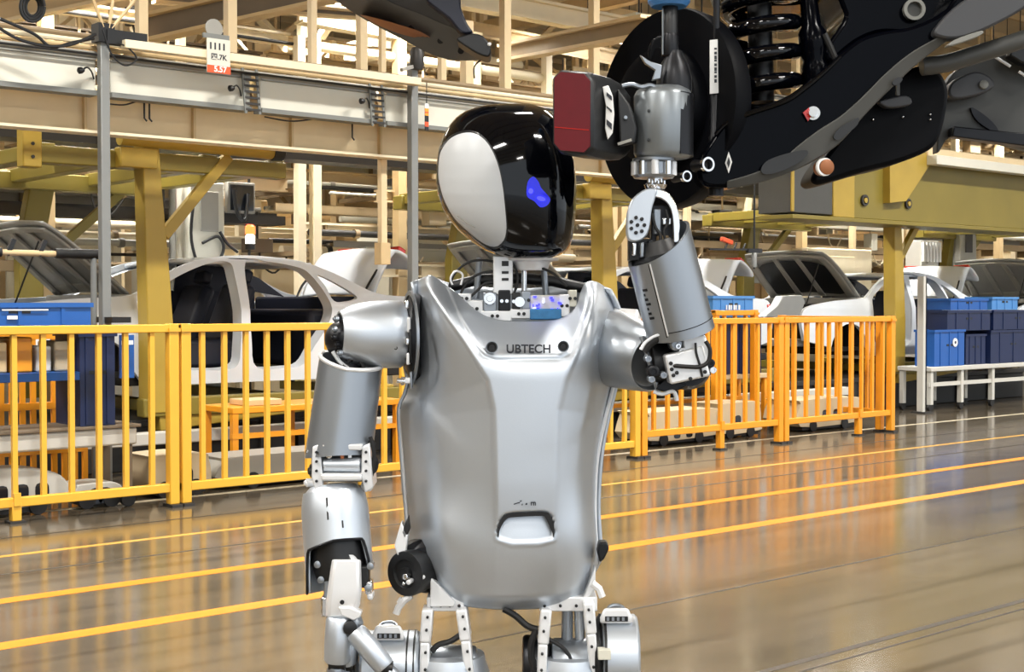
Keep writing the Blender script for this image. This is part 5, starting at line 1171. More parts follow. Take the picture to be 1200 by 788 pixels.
# ------------------------------------------------------------------ yellow body carriers
def make_carrier():
    c = thing('body_carrier', 'x', 'carrier')
    Yn, Yf = -0.32, 2.05
    # column (local origin: column foot line, z from floor)
    MB().loft([[(x + sx * w / 2, Yn + sy * 0.09, z) for sx, sy in ((-1, -1), (1, -1), (1, 1), (-1, 1))] for x, w, z in ((-0.03, 0.13, 2.80), (-0.01, 0.16, 2.3), (0.03, 0.21, 1.6), (0.05, 0.23, 1.15), (0.05, 0.23, 0.48))]).build('column', 'carrier_yellow', c, 0.01)
    MB().bar((0.05, Yn, 0.40), (2.4, Yn, 0.56), 0.12, 0.14).build('lower_arm', 'carrier_yellow', c, 0.01)
    MB().span((-0.1, Yn - 0.08, 0.45), (3.0, Yn + 0.05, 0.60)).build('side_rail', 'carrier_yellow_shaded', c, 0.01)
    for x in (0.2, 1.5, 2.7): MB().span((x - 0.06, Yn, 0.46), (x + 0.06, Yf, 0.56)).build('cross_arm', 'carrier_yellow_shaded', c, 0.008)
    for x in (0.35, 2.6):
        for y in (-0.02, 1.62): MB().lathe((x, y + 0.15, 0.55), (0, 0, 1), [(0, 0.05), (0.07, 0.05), (0.09, 0.03), (0.12, 0.03)], 12).build('support_pin', 'steel_dark', c)
    MB().bar((0.12, Yn, 1.93), (0.72, Yn, 2.62), 0.07, 0.09).build('brace', 'carrier_yellow', c, 0.006)
    # top frame
    MB().span((-0.98, Yn - 0.02, 2.46), (1.28, Yn + 0.14, 2.60)).build('top_beam', 'carrier_yellow_shaded', c, 0.012)
    MB().tube([(-0.3, Yn - 0.1, 2.70), (1.08, Yn - 0.1, 2.68)], 0.07, 14).build('top_tube', 'carrier_yellow', c)
    MB().lathe((1.08, Yn - 0.1, 2.68), (1, 0, 0), [(0, 0.08), (0.1, 0.08), (0.12, 0.05)], 14).build('tube_cap', 'black', c)
    MB().tube([(0.3, Yn + 0.1, 2.54), (1.3, Yn + 0.1, 2.54)], 0.075, 14).build('top_tube', 'carrier_yellow', c)
    MB().span((-0.95, Yf - 0.1, 2.44), (1.28, Yf + 0.08, 2.60)).build('top_beam', 'carrier_yellow_shaded', c, 0.012)
    for x in (-0.85, -0.2, 0.55, 1.2): MB().span((x - 0.07, Yn, 2.50), (x + 0.07, Yf, 2.62)).build('cross_beam', 'carrier_yellow_shaded', c, 0.01)
    MB().loft([[(x + sx * w / 2, y + sy * 0.07, z) for sx, sy in ((-1, -1), (1, -1), (1, 1), (-1, 1))] for x, y, w, z in ((0.05, Yf, 0.24, 2.5), (-0.05, Yf + 0.05, 0.24, 1.9), (-0.05, Yf + 0.05, 0.22, 0.48))]).build('column', 'carrier_yellow_shaded', c, 0.01)
    MB().bar((0.1, Yf, 1.8), (0.9, Yf, 2.5), 0.07, 0.09).build('brace', 'carrier_yellow_shaded', c, 0.006)
    MB().span((-1.05, Yn - 0.03, 2.42), (-0.9, Yn + 0.1, 2.82)).build('suspension_plate', 'carrier_yellow', c, 0.01)
    for x in (-0.96, 0.1): 
        MB().span((x - 0.05, 0.62, 2.6), (x + 0.05, 0.66, 2.95)).build('trolley_hanger', 'steel_dark', c)
        MB().lathe((x, 0.6, 2.9), (0, 1, 0), [(0, 0.07), (0.06, 0.07)], 14).build('trolley_wheel', 'black', c)
    for x, z in ((-0.975, 2.5), (-0.975, 2.6), (-0.975, 2.72)): MB().lathe((x, Yn - 0.03, z), (0, -1, 0), [(0, 0.014), (0.012, 0.014)], 8).build('bolt', 'steel_dark', c)
    MB().span((-0.3, Yn - 0.12, 2.46), (0.02, Yn + 0.0, 2.62)).build('bracket', 'carrier_yellow', c, 0.01)
    return c
car_y0 = make_carrier()
KM = {}
for q in COL.objects:
    if q.parent: KM.setdefault(q.parent, []).append(q)
for i, (x, lb) in enumerate(((5.14, 'yellow overhead carrier with diagonal brace holding the left car'), (10.28, 'yellow overhead carrier right beside the robot head'), (15.55, 'yellow overhead carrier holding the car with the black bonnet lining'), (20.7, 'yellow overhead carrier at the right edge'))):
    c = car_y0 if i == 0 else copy_tree(car_y0, None, KM)
    c.location = (x, YN, 0); c['label'] = lb; c['group'] = 'yellow carriers of the line'
t = thing('conveyor_track', 'dark overhead conveyor track above the car bodies', 'track', (0, YN + 0.85, 2.76))
MB().span((-2, -0.06, 0.06), (34, 0.06, 0.30)).build('rail_web', 'steel_dark', t)
MB().span((-2, -0.16, 0.0), (34, 0.16, 0.06)).build('rail_flange', 'steel_dark', t)
# big yellow box beam at the right, shade put into its colour
bx0 = UX(926, 10.15); zb0 = PY(973, 254, 10.15).z; zt0 = PY(1200, 201, 10.15).z
t = thing('box_beam', 'deep yellow box beam, coloured as in shade, below the black wheel liner', 'beam', (bx0, 10.15, zb0))
hgt = zt0 - zb0; e1 = UX(1000, 10.15) - bx0; e0 = UX(975, 10.15) - bx0
MB().span((e1, 0, 0), (12, 0.5, hgt)).build('web', 'carrier_yellow_shaded', t, 0.01)
MB().span((0.0, 0.0, 0.02), (e0, 0.48, hgt)).build('grey_cover', 'under_grey', t, 0.01)
MB().span((e0, -0.012, 0.0), (e1, 0.5, hgt)).build('edge_band', 'carrier_yellow', t, 0.01)
MB().span((-0.01, -0.02, 0.03), (0.05, 0.0, hgt)).build('end_frame', 'carrier_yellow', t, 0.01)
MB().span((0, -0.03, -0.05), (12, 0.53, 0.0)).build('bottom_flange', 'carrier_yellow_shaded', t, 0.006)
for px, py, r in ((1012, 235, 0.07), (1063, 239, 0.065)):
    p = PY(px, py, 10.15) - Vector((bx0, 10.15, zb0))
    o = MB().ring((p.x, -0.03, p.z), (0, 1, 0), r, r * 0.6, 0.04, 18).build('eye_bolt', 'steel_dark', t)
    MB().lathe((p.x, -0.01, p.z), (0, -1, 0), [(0, r * 0.5), (0.03, r * 0.5)], 6).build('nut', 'carrier_yellow', o)
g0 = [PY(x, y, 10.05) - Vector((bx0, 10.15, zb0)) for x, y in ((1043, 182), (1100, 178), (1062, 236), (1043, 238))]
MB().poly(g0, (0, 0.12, 0)).build('gusset', 'carrier_yellow', t, 0.004)
a = PY(1098, 186, 9.9); b = PY(1260, 200, 9.9)
MB().span((a.x - bx0, -0.25, a.z - zb0 - 0.07), (12, -0.1, a.z - zb0 + 0.05)).build('pale_rail', 'panel_white', t, 0.008)
MB().span((a.x - bx0, -0.12, a.z - zb0 + 0.05), (12, 0.1, a.z - zb0 + 0.15)).build('pale_rail', 'cream', t, 0.008)
MB().span((6.5, 0.1, hgt - 0.1), (6.7, 0.3, 8.0)).build('hanger', 'steel_dark', t)
MB().span((1.2, 0.1, hgt - 0.1), (1.4, 0.3, 8.0)).build('hanger', 'steel_dark', t)
# ------------------------------------------------------------------ trolleys, crates and vehicles behind the fences
def crate(label, x0, x1, y0, y1, z0, z1, m, group=None, rim=True, name='storage_crate'):
    t = thing(name, label, 'crate', ((x0 + x1) / 2, (y0 + y1) / 2, z0), 0, group)
    w, d, h = (x1 - x0) / 2, (y1 - y0) / 2, z1 - z0
    b = MB(); th = 0.012
    for lo, hi in (((-w, -d, 0), (w, d, th)), ((-w, -d, th), (w, -d + th, h)), ((-w, d - th, th), (w, d, h)), ((-w, -d + th, th), (-w + th, d - th, h)), ((w - th, -d + th, th), (w, d - th, h))): b.span(lo, hi)
    b.build('body', m, t)
    if rim:
        r = MB(); e = 0.014
        for lo, hi in (((-w - e, -d - e, h - 0.03), (w + e, -d, h)), ((-w - e, d, h - 0.03), (w + e, d + e, h)), ((-w - e, -d, h - 0.03), (-w, d, h)), ((w, -d, h - 0.03), (w + e, d, h))): r.span(lo, hi)
        r.build('rim', m, t)
        for k in (-0.6, 0.0, 0.6): MB().span((k * w - 0.012, -d - 0.008, 0.01), (k * w + 0.012, -d, h - 0.03)).build('rib', m, t)
        MB().span((-0.07, -d - 0.004, h * 0.55), (0.07, -d, h * 0.55 + 0.025)).build('hand_slot', 'black', t)
    return t
# left trolley
YL = 8.78
xa, xb = UX(-70, YL), UX(160, YL)
def zl(py, px=60): return PY(px, py, YL).z
zd, zs, zt_ = zl(503), zl(437), zl(383)
t = thing('parts_trolley', 'cream parts trolley with a blue shelf behind the left fence', 'trolley', (xa, YL, 0))
W = xb - xa
MB().span((0, 0, zl(528)), (W, 0.44, zd - 0.02)).build('deck', 'agv_white', t, 0.015)
MB().span((-0.02, -0.02, zd - 0.02), (W + 0.02, 0.46, zd)).build('deck_plate', 'taupe', t, 0.004)
for x in (0.05, W - 0.05):
    for y in (0.05, 0.4):
        MB().span((x - 0.025, y - 0.025, 0.09), (x + 0.025, y + 0.025, zl(528))).build('leg', 'taupe', t)
        MB().lathe((x, y - 0.02, 0.05), (0, 1, 0), [(0, 0.05), (0.04, 0.05)], 14).build('caster', 'rubber', t)
for x in (0.03, W - 0.26):
    for y in (0.03, 0.42): MB().span((x - 0.02, y - 0.02, zd), (x + 0.02, y + 0.02, zt_ - 0.02)).build('upright', 'crate_navy', t)
MB().span((0, 0, zl(447)), (W - 0.4, 0.44, zs)).build('blue_shelf', 'crate_blue', t, 0.004)
MB().span((0, 0, zt_ - 0.03), (W - 0.22, 0.44, zt_)).build('top_shelf', 'crate_navy', t, 0.004)
cb = crate('bright blue crate on top of the left trolley', xa + 0.02, UX(107, YL), YL + 0.01, YL + 0.44, zt_ + 0.002, zl(355), 'crate_blue')
ox, oz = cb.location.x, cb.location.z
MB().span((UX(2, YL) - ox, -0.232, zl(364) - oz), (UX(56, YL) - ox, -0.226, zl(362.6) - oz)).build('crate_stripe', 'white_label', cb)
MB().span((UX(8, YL) - ox, -0.232, zl(374) - oz), (UX(20, YL) - ox, -0.226, zl(370) - oz)).build('crate_emblem', 'white_label', cb)
nb = crate('tall navy box on the left trolley deck, under the crate', UX(93, YL + 0.02), UX(134, YL + 0.02), YL + 0.02, YL + 0.42, zd + 0.002, zt_ - 0.04, 'crate_navy')
for k, (a, b_, m) in enumerate(((-66, -34, 'beige_box'), (-30, 8, 'tan'), (12, 38, 'fence_orange'), (42, 60, 'agv_white'), (64, 84, 'beige_box'))):
    o = MB().span((UX(a, YL + 0.1), YL + 0.1, zs + 0.002), (UX(b_, YL + 0.1), YL + 0.4, zs + 0.17 + 0.03 * (k % 3))).build('carton', m, None, 0.012)
    tag(o, ['cream carton at the outer left end of the blue shelf', 'tan carton second on the blue shelf', 'orange carton in the middle of the blue shelf', 'white carton fourth on the blue shelf', 'cream carton next to the tall navy box'][k], 'carton', 'cartons on the blue shelf')
t = thing('orange_rack', 'orange slatted rack standing behind the left trolley', 'rack', (UX(0, 9.7), 9.7, 0))
W = UX(98, 9.7) - UX(0, 9.7)
for z in (0.3, 0.62, 1.12): MB().span((0, -0.02, z), (W, 0.02, z + 0.05)).build('rail', 'fence_orange', t)
for i in range(9): MB().span((i * W / 8 - 0.018, -0.015, 0.0), (i * W / 8 + 0.018, 0.015, 1.17)).build('slat', 'fence_orange', t)
t = thing('rolling_stand', 'horizontal tube with black foam grips over the blue crate', 'stand', (UX(110, 9.45), 9.45, 0))
MB().tube([(0, 0, 0.02), (0, 0, 1.72)], 0.022, 10).build('pole', 'post_grey', t)
z = PY(60, 297, 9.45).z; q = UX(-60, 9.45) - UX(110, 9.45)
MB().tube([(q, 0, z), (0.05, 0, z - 0.005)], 0.022, 10).build('crossbar', 'tan', t)
MB().tube([(-0.28, 0, z), (0.1, 0, z)], 0.035, 12).build('grip', 'rubber', t)
for x in (-0.62, -0.4): MB().bar((x, 0, z - 0.02), (x + 0.05, 0, z + 0.09), 0.03, 0.03).build('hook', 'black', t)
MB().tube([(q, 0, z), (q + 0.35, 0, z)], 0.034, 10).build('grip', 'rubber', t)
MB().lathe((0, 0, 0), (0, 0, 1), [(0, 0.2), (0.015, 0.2), (0.03, 0.05)], 20).build('base', 'steel_dark', t)
t = thing('sign_board', 'small blue board on a white pole beside the navy box', 'sign', (UX(148, 9.35), 9.35, 0))
MB().tube([(0, 0.03, 0), (0, 0.03, 1.0)], 0.022, 10).build('pole', 'agv_white', t)
MB().span((-0.055, -0.01, 0.84), (0.055, 0.01, 1.15)).build('board', 'crate_blue', t, 0.004)
MB().span((-0.045, -0.013, 1.08), (0.045, -0.009, 1.11)).build('printed_strip', 'white_label', t)
# low vehicles
def agv(label, x0, x1, y, h, d, nose=0.12, m='agv_white', wins=3, wz=0.5):
    t = thing('guided_vehicle', label, 'vehicle', ((x0 + x1) / 2, y, 0), 0, 'low transport vehicles behind the fences')
    w = (x1 - x0) / 2
    b = MB()
    prof = [(-w, 0.06), (-w, h * 0.9), (-w + nose * 0.4, h), (w - nose, h), (w - nose * 0.3, h * 0.86), (w, h * 0.6), (w, h * 0.3), (w - nose * 0.6, 0.06)]
    b.poly([(x, 0, z) for x, z in smooth_line(prof, 3, True)], (0, d, 0)); b.build('body', m, t, 0.015)
    MB().span((-w + 0.04, 0.01, 0.02), (w - nose * 0.7, d - 0.01, 0.07)).build('skirt', 'rubber', t)
    for i in range(wins):
        x = -w * 0.2 + i * w * 0.36
        MB().poly([(x + px * 0.045, -0.004, h * wz + pz * 0.05) for px, pz in smooth_line([(-0.7, -1), (0.7, -1), (1, -0.4), (0.8, 0.9), (-0.8, 0.9), (-1, -0.4)], 3, True)], (0, 0.02, 0)).build('window', 'glass_dark', t)
    for x in (-w * 0.6, w * 0.45): MB().lathe((x, -0.01, 0.06), (0, 1, 0), [(0, 0.06), (0.05, 0.06)], 14).build('wheel', 'rubber', t)
    return t
agv('low white vehicle with dark oval windows at the left edge', UX(-60, 8.9), UX(76, 8.9), 8.86, 0.31, 0.26, 0.3)
agv('small white vehicle with two dark windows by the fence post', UX(86, 8.92), UX(141, 8.92), 8.88, 0.17, 0.26, 0.1, wins=2)
agv('white box vehicle behind the left double fence post', UX(172, 9.1), UX(240, 9.1), 9.02, 0.30, 0.4, 0.06, m='beige_box', wins=2)
agv("grey low vehicle behind the fence left of the robot's arm", UX(262, 9.1), UX(420, 9.1), 9.1, 0.24, 0.4, 0.2, m='grey_pipe', wins=0)
t = thing('yellow_stand', "low yellow stand behind the fence at the robot's hanging arm", 'stand', (UX(272, 9.75), 9.75, 0))
W = UX(470, 9.75) - UX(272, 9.75)
MB().span((0, 0, 0.50), (W, 0.5, 0.55)).build('top', 'fence_orange', t, 0.006)
for x in (0.03, W * 0.5, W - 0.03):
    for y in (0.03, 0.47): MB().span((x - 0.025, y - 0.025, 0), (x + 0.025, y + 0.025, 0.5)).build('leg', 'fence_orange', t)
MB().span((0, 0.0, 0.30), (W, 0.05, 0.34)).build('rail', 'fence_orange', t)
o = MB().span((UX(290, 9.8), 9.8, 0.552), (UX(330, 9.8), 10.1, 0.60)).build('tray', 'tan', None, 0.006); tag(o, 'shallow tan tray on the low yellow stand', 'tray')
for x0, x1, lb in ((4.2, 8.6, 'long white floor beam under the left car'), (8.9, 14.2, 'long white floor beam under the middle car')):
    t = thing('floor_conveyor', lb, 'beam', (x0, 10.2, 0))
    MB().span((0, 0, 0.25), (x1 - x0, 0.12, 0.35)).build('beam', 'agv_white', t, 0.01)
    for k in range(5): MB().span((0.1 + k * (x1 - x0 - 0.3) / 4, 0.02, 0), (0.2 + k * (x1 - x0 - 0.3) / 4, 0.1, 0.25)).build('support', 'dark', t)
for k, (x0, x1) in enumerate(((2.0, 8.7), (9.0, 19.0))):  # dark platforms added to stand in for the deep shade under the cars
    t = thing('shade_platform', ['added dark platform for the shade under the left car', 'added dark platform for the shade under the right cars'][k], 'platform', (x0, 10.62, 0))
    MB().span((0, 0, 0), (x1 - x0, 1.7, 0.36)).build('base', 'dark', t, 0.01)
    MB().span((0, -0.02, 0.36), (x1 - x0, 1.72, 0.42)).build('deck', 'steel_dark', t, 0.006)
    for q in range(int((x1 - x0) / 0.8)): MB().span((0.2 + q * 0.8, -0.03, 0.02), (0.26 + q * 0.8, 0, 0.36)).build('rib', 'steel_dark', t)
# control boxes right of the robot
agv('cream box vehicle behind the fence just right of the robot', UX(757, 9.25), UX(836, 9.25), 9.2, 0.33, 0.4, 0.05, m='beige_box', wins=2, wz=0.35)
agv('cream box vehicle second to the right behind the orange fence', UX(842, 9.3), UX(888, 9.3), 9.25, 0.36, 0.4, 0.05, m='beige_box', wins=1)
agv('cream box vehicle behind the right end of the orange fence', UX(930, 9.3), UX(1000, 9.3), 9.2, 0.34, 0.45, 0.08, m='beige_box', wins=2)
t = thing('work_bench', "cream topped bench under the robot's raised elbow", 'bench', (UX(742, 9.75), 9.75, 0))
W = UX(902, 9.75) - UX(742, 9.75); z = PY(830, 441, 9.75).z
MB().span((0, 0, z - 0.05), (W, 0.45, z)).build('top', 'beige_box', t, 0.006)
for x in (0.04, W - 0.04):
    for y in (0.04, 0.41): MB().span((x - 0.025, y - 0.025, 0), (x + 0.025, y + 0.025, z - 0.05)).build('leg', 'fence_orange', t)
MB().span((0, 0.38, 0.3), (W, 0.41, 0.34)).build('rail', 'fence_orange', t)
x0, x1 = UX(838, 9.85), UX(888, 9.85)
zc = PY(860, 372, 9.85).z
crate('tall navy bin on the cream bench', x0, x1, 9.8, 10.15, z + 0.002, zc, 'crate_navy')
bc = crate('blue crate with white print on top of the tall navy bin', UX(833, 9.85), UX(880, 9.85), 9.82, 10.14, zc + 0.002, PY(860, 347, 9.85).z, 'crate_sky')
for k in range(6): MB().span((-0.13 + k * 0.04, -0.176, 0.08), (-0.13 + k * 0.04 + 0.012 + 0.012 * (k % 2), -0.169, 0.13)).build('printed_letter', 'white_label', bc)
fp = ((896, 372), (912, 358), (918, 347), (940, 346), (944, 354), (936, 374))
f0 = PY(920, 372, 10.2)
t = thing('fender_cover', 'slate grey fender cover on a stand before the open bonnet', 'cover', (f0.x, 10.2, 0))
off = Vector((f0.x, 10.2, 0))
MB().loft([[PY(x, y, 10.2) - off for x, y in fp], [PY(x, y, 10.2) + Vector((0, 0.12, 0)) - off for x, y in fp]]).build('shell', 'post_grey', t, 0.01)
MB().tube([(0, 0.06, 0.02), (0, 0.06, f0.z + 0.02)], 0.02, 8).build('pole', 'steel_dark', t)
MB().lathe((0, 0.06, 0), (0, 0, 1), [(0, 0.16), (0.02, 0.16), (0.03, 0.04)], 16).build('base', 'steel_dark', t)
# right trolley with blue crates
YT = 9.85
tx0, tx1 = UX(1092, YT), UX(1260, YT)
t = thing('parts_trolley', 'white table trolley carrying blue crates at the right edge', 'trolley', (tx0, YT, 0))
W = tx1 - tx0; z = PY(1140, 428, YT).z
MB().span((0, 0, z - 0.06), (W, 0.5, z)).build('deck', 'agv_white', t, 0.01)
for x in (0.05, 0.75, 1.5, W - 0.05):
    for y in (0.05, 0.45):
        MB().span((x - 0.03, y - 0.03, 0.09), (x + 0.03, y + 0.03, z - 0.06)).build('leg', 'agv_white', t)
        MB().lathe((x, y - 0.02, 0.05), (0, 1, 0), [(0, 0.05), (0.04, 0.05)], 12).build('caster', 'rubber', t)
MB().span((0, 0.03, z - 0.25), (W, 0.06, z - 0.2)).build('rail', 'agv_white', t)
def zc(py, px=1140): return PY(px, py, YT).z
rc = [('square blue bin with a round white emblem on the right trolley', 1097, 1132, z + 0.002, zc(386), 'crate_blue', 0.02, 0.3),
      ('navy bin in the middle of the right trolley', 1137, 1160, z + 0.002, zc(392), 'crate_navy', 0.06, 0.4),
      ('wide navy bin at the right end of the trolley', 1163, 1215, z + 0.002, zc(388), 'crate_navy', 0.02, 0.45)]
for lb, a, b_, z0, z1, m, d0, d1 in rc: c_ = crate(lb, UX(a, YT), UX(b_, YT), YT + d0, YT + d1, z0, z1, m, 'blue bins on the right trolley')
for c_ in COL.objects:
    if c_.get('label') == rc[0][0]:
        MB().lathe((0.12, -0.145, 0.3), (0, -1, 0), [(0, 0.055), (0.006, 0.055)], 20).build('emblem', 'white_label', c_)
        MB().lathe((0.12, -0.15, 0.3), (0, -1, 0), [(0, 0.02), (0.003, 0.02)], 12).build('emblem_centre', 'crate_navy', c_)
rc = [('long navy crate lying on top of the trolley bins', 1112, 1162, zc(388) + 0.006, zc(364), 'crate_navy', 0.02, 0.45), ('wide blue crate on top at the right edge', 1166, 1222, zc(388) + 0.006, zc(364), 'crate_navy', 0.02, 0.45),
      ('bright blue crate, topmost of the trolley stack at the right', 1164, 1194, zc(364) + 0.006, zc(348), 'crate_sky', 0.02, 0.4), ('flat mid-blue crate topmost on the trolley stack beside the bright one', 1118, 1161, zc(364) + 0.006, zc(350), 'crate_blue', 0.05, 0.42)]
for lb, a, b_, z0, z1, m, d0, d1 in rc: crate(lb, UX(a, YT), UX(b_, YT), YT + d0, YT + d1, z0, z1, m, 'blue bins on the right trolley')
t = thing('rack_post', 'white angle post standing left of the right trolley', 'post', (UX(1085, 9.8), 9.8, 0))
MB().span((-0.05, 0, 0.02), (0.02, 0.02, zc(324, 1085))).build('flange', 'agv_white', t)
MB().span((0.0, 0, 0.02), (0.02, 0.12, zc(324, 1085))).build('flange', 'agv_white', t)
MB().span((-0.1, -0.06, 0), (0.1, 0.14, 0.02)).build('foot_plate', 'steel_dark', t)
# impact wrench and air line hanging right of the raised arm
t = thing('hanging_tool_line', 'thin black air line with an orange tool right of the raised arm', 'tool', PY(884, 250, 10.0))
z0 = t.location.z
MB().tube([(0, 0, 8.2), (0, 0, -0.62)], 0.012, 6).build('drop_hose', 'black', t)
MB().bar((-0.75, 0, -0.42), (0.12, 0, -0.40), 0.02, 0.02).build('crossbar', 'black', t)
MB().bar((-0.55, 0, -0.30), (-0.38, 0, -0.34), 0.05, 0.05).build('tool_body', 'sign_red', t, 0.01)
MB().span((-0.12, -0.02, -0.44), (0.12, 0.02, -0.40)).build('handle', 'black', t)
for x in (-0.5, -0.35, -0.2): MB().bar((x, 0, -0.42), (x + 0.05, 0, -0.34), 0.015, 0.015).build('hook', 'black', t)
MB().lathe((0.0, 0, -0.6), (0, 0, 1), [(0, 0.03), (0.15, 0.03), (0.17, 0.015)], 10).build('weight', 'post_grey', t)
# ------------------------------------------------------------------ the busy background of the hall
rnd = random.Random(11)
# cabinets along the far side of the line
x = 5.0; k = 0
CW_ = {'cream': 'cream', 'cream_light': 'pale cream', 'beige_box': 'beige', 'panel_white': 'off-white', 'tan': 'tan', 'grey_pipe': 'grey', 'tan_dark': 'brown', 'taupe': 'taupe', 'steel_dark': 'dark'}
words = ['cream', 'pale', 'tan', 'grey']
while x < 44:
    w = rnd.choice((0.9, 1.2, 1.8, 2.4)); h = rnd.choice((1.5, 1.7, 1.9, 2.1, 2.3)); m = rnd.choice(('cream', 'cream_light', 'beige_box', 'panel_white', 'tan', 'grey_pipe'))
    y = 14.9
    t = thing('machine_cabinet', CW_[m] + ' machine cabinet %s doors wide in the row behind the car line' % {1: 'one', 2: 'two', 3: 'three', 4: 'four'}[max(1, round(w / 0.6))], 'cabinet', (x, y, 0), 0, 'cabinets behind the car line')
    MB().span((0, 0, 0), (w, 0.75, h)).build('body', m, t, 0.015)
    nd = max(1, round(w / 0.6))
    for i in range(nd):
        dx = w / nd
        d = MB().span((i * dx + 0.02, -0.02, 0.12), ((i + 1) * dx - 0.02, 0, h - 0.06)).build('door', m, t, 0.006)
        MB().span(((i + 1) * dx - 0.1, -0.045, h * 0.5), ((i + 1) * dx - 0.07, -0.02, h * 0.5 + 0.16)).build('handle', 'steel_dark', d)
    if rnd.random() < 0.6: MB().span((w * 0.2, 0.1, h), (w * 0.6, 0.5, h + 0.25 + 0.3 * rnd.random())).build('top_unit', rnd.choice(('tan', 'panel_white', 'grey_pipe', 'taupe')), t, 0.01)
    x += w + rnd.choice((0.05, 0.3, 0.8))
# pipe racks: runs of pipe, tray and beam carried by uprights or hung from the roof
def along(t, x0, x1, y, z, kind, m, rs=(0.03, 0.10), hs=(0.12, 0.26)):
    """one run inside a rack; coordinates of the hall, the rack's origin is taken off"""
    ox, oy = t.location.x, t.location.y
    x0, x1, y = x0 - ox, x1 - ox, y - oy; L = x1 - x0
    if kind == 'pipe':
        r = rnd.uniform(*rs)
        p = MB().tube([(x0, y, z), (x1, y, z)], r, 10).build('pipe', m, t)
        for i in range(int(L / 1.7)): MB().ring((x0 + 0.6 + i * 1.7, y, z), (1, 0, 0), r * 1.35, r, 0.06, 10).build('collar', rnd.choice(('tan_dark', 'steel_dark', 'grey_pipe', 'cream_light')), p)
    elif kind == 'tray':
        p = MB().span((x0, y, z), (x1, y + 0.3, z + 0.015)).build('cable_tray', m, t)
        MB().span((x0, y - 0.01, z), (x1, y + 0.01, z + 0.10)).build('side_rail', m, p)
        for i in range(3): MB().tube([(x0, y + 0.06 + i * 0.09, z + 0.05), (x0 + L * rnd.uniform(0.6, 1), y + 0.06 + i * 0.09, z + 0.05 + 0.05 * rnd.random())], 0.025, 6).build('cable_run', rnd.choice(('steel_dark', 'tan_dark', 'grey_pipe')), p)
        for i in range(int(L / 1.3)): MB().span((x0 + 0.4 + i * 1.3, y - 0.02, z - 0.12), (x0 + 0.44 + i * 1.3, y + 0.3, z)).build('bracket', 'tan_dark', p)
    else:
        h = rnd.uniform(*hs)
        p = MB().span((x0, y, z), (x1, y + 0.03, z + h)).build('steel_beam', m, t)
        MB().span((x0, y - 0.06, z + h), (x1, y + 0.08, z + h + 0.025)).build('flange', m, p)
        MB().span((x0, y - 0.06, z - 0.025), (x1, y + 0.08, z)).build('flange', m, p)
        for i in range(int(L / 1.1)): MB().span((x0 + 0.3 + i * 1.1, y - 0.05, z), (x0 + 0.33 + i * 1.1, y, z + h)).build('stiffener', 'tan_dark', p)
pal = ['cream', 'cream_light', 'tan', 'grey_pipe', 'tan_dark', 'cream', 'cream_light', 'panel_white', 'taupe', 'steel_dark', 'cream']
segs = [(2.5, 8.2, 'left of the robot, over the white car roof'), (8.4, 13.0, 'behind the robot head and raised arm'), (13.2, 19.6, 'over the open black bonnet'), (19.8, 34.0, 'at the right edge beyond the carriers')]
for si, (sx0, sx1, where) in enumerate(segs):
    t = thing('pipe_rack', 'cream rack of stacked pipes and trays ' + where, 'pipe rack', (sx0, 13.15, 0), 0, 'pipe racks behind the car line')
    n = int((sx1 - sx0) / 1.5) + 1
    for i in range(n + 1):
        x = (sx1 - sx0) * i / n; w = (0.08, 0.1, 0.12)[(i + si) % 3]
        for y in (0.0, 1.3):
            p = MB().span((x - w / 2, y - w / 2, 0.02), (x + w / 2, y + w / 2, 4.3 + 0.3 * (i % 2))).build('upright', ('cream', 'cream_light', 'tan')[(i + si) % 3], t)
            MB().span((x - w, y - w, 0), (x + w, y + w, 0.02)).build('base_plate', 'steel_dark', p)
        for z in (1.9, 2.6, 3.4): MB().span((x - 0.025, 0, z), (x + 0.025, 1.3, z + 0.05)).build('bracket', 'tan_dark', t)
    for row in range(44):
        y = 13.15 + (row * 7 % 44) * 0.026; z = 1.70 + row * 0.066 + rnd.uniform(-0.02, 0.02)
        a, b = sx0, sx1
        if rnd.random() < 0.45: a = sx0 + rnd.uniform(0, 0.5) * (sx1 - sx0); b = a + rnd.uniform(0.3, 0.5) * (sx1 - sx0)
        along(t, a, b, y, z, rnd.choice(('pipe', 'pipe', 'beam', 'tray')), rnd.choice(pal), (0.015, 0.06), (0.05, 0.15))
    for i in range(int((sx1 - sx0) * 3.2)):
        xx = rnd.uniform(0.2, sx1 - sx0 - 0.2); y = rnd.uniform(0.05, 0.5); z = rnd.uniform(1.75, 4.3)
        w, h = rnd.uniform(0.06, 0.34), rnd.uniform(0.06, 0.28)
        p = MB().span((xx - w / 2, y - 0.08, z), (xx + w / 2, y + 0.08, z + h)).build('service_box', rnd.choice(('cream_light', 'panel_white', 'tan_dark', 'taupe', 'cream', 'steel_dark', 'grey_pipe')), t, 0.008)
        MB().tube([(xx, y, z + h), (xx, y, z + h + rnd.uniform(0.2, 0.6))], 0.014, 5).build('conduit', rnd.choice(('steel_dark', 'tan', 'cream_light')), p)
        if rnd.random() < 0.5: MB().tube(smooth_line([(xx, y - 0.05, z), (xx + 0.05, y - 0.05, z - 0.15), (xx + 0.2, y - 0.05, z - 0.22), (xx + 0.35, y - 0.05, z - 0.05)], 4), 0.012, 5).build('cable', rnd.choice(('steel_dark', 'tan_dark', 'cream_light')), p)
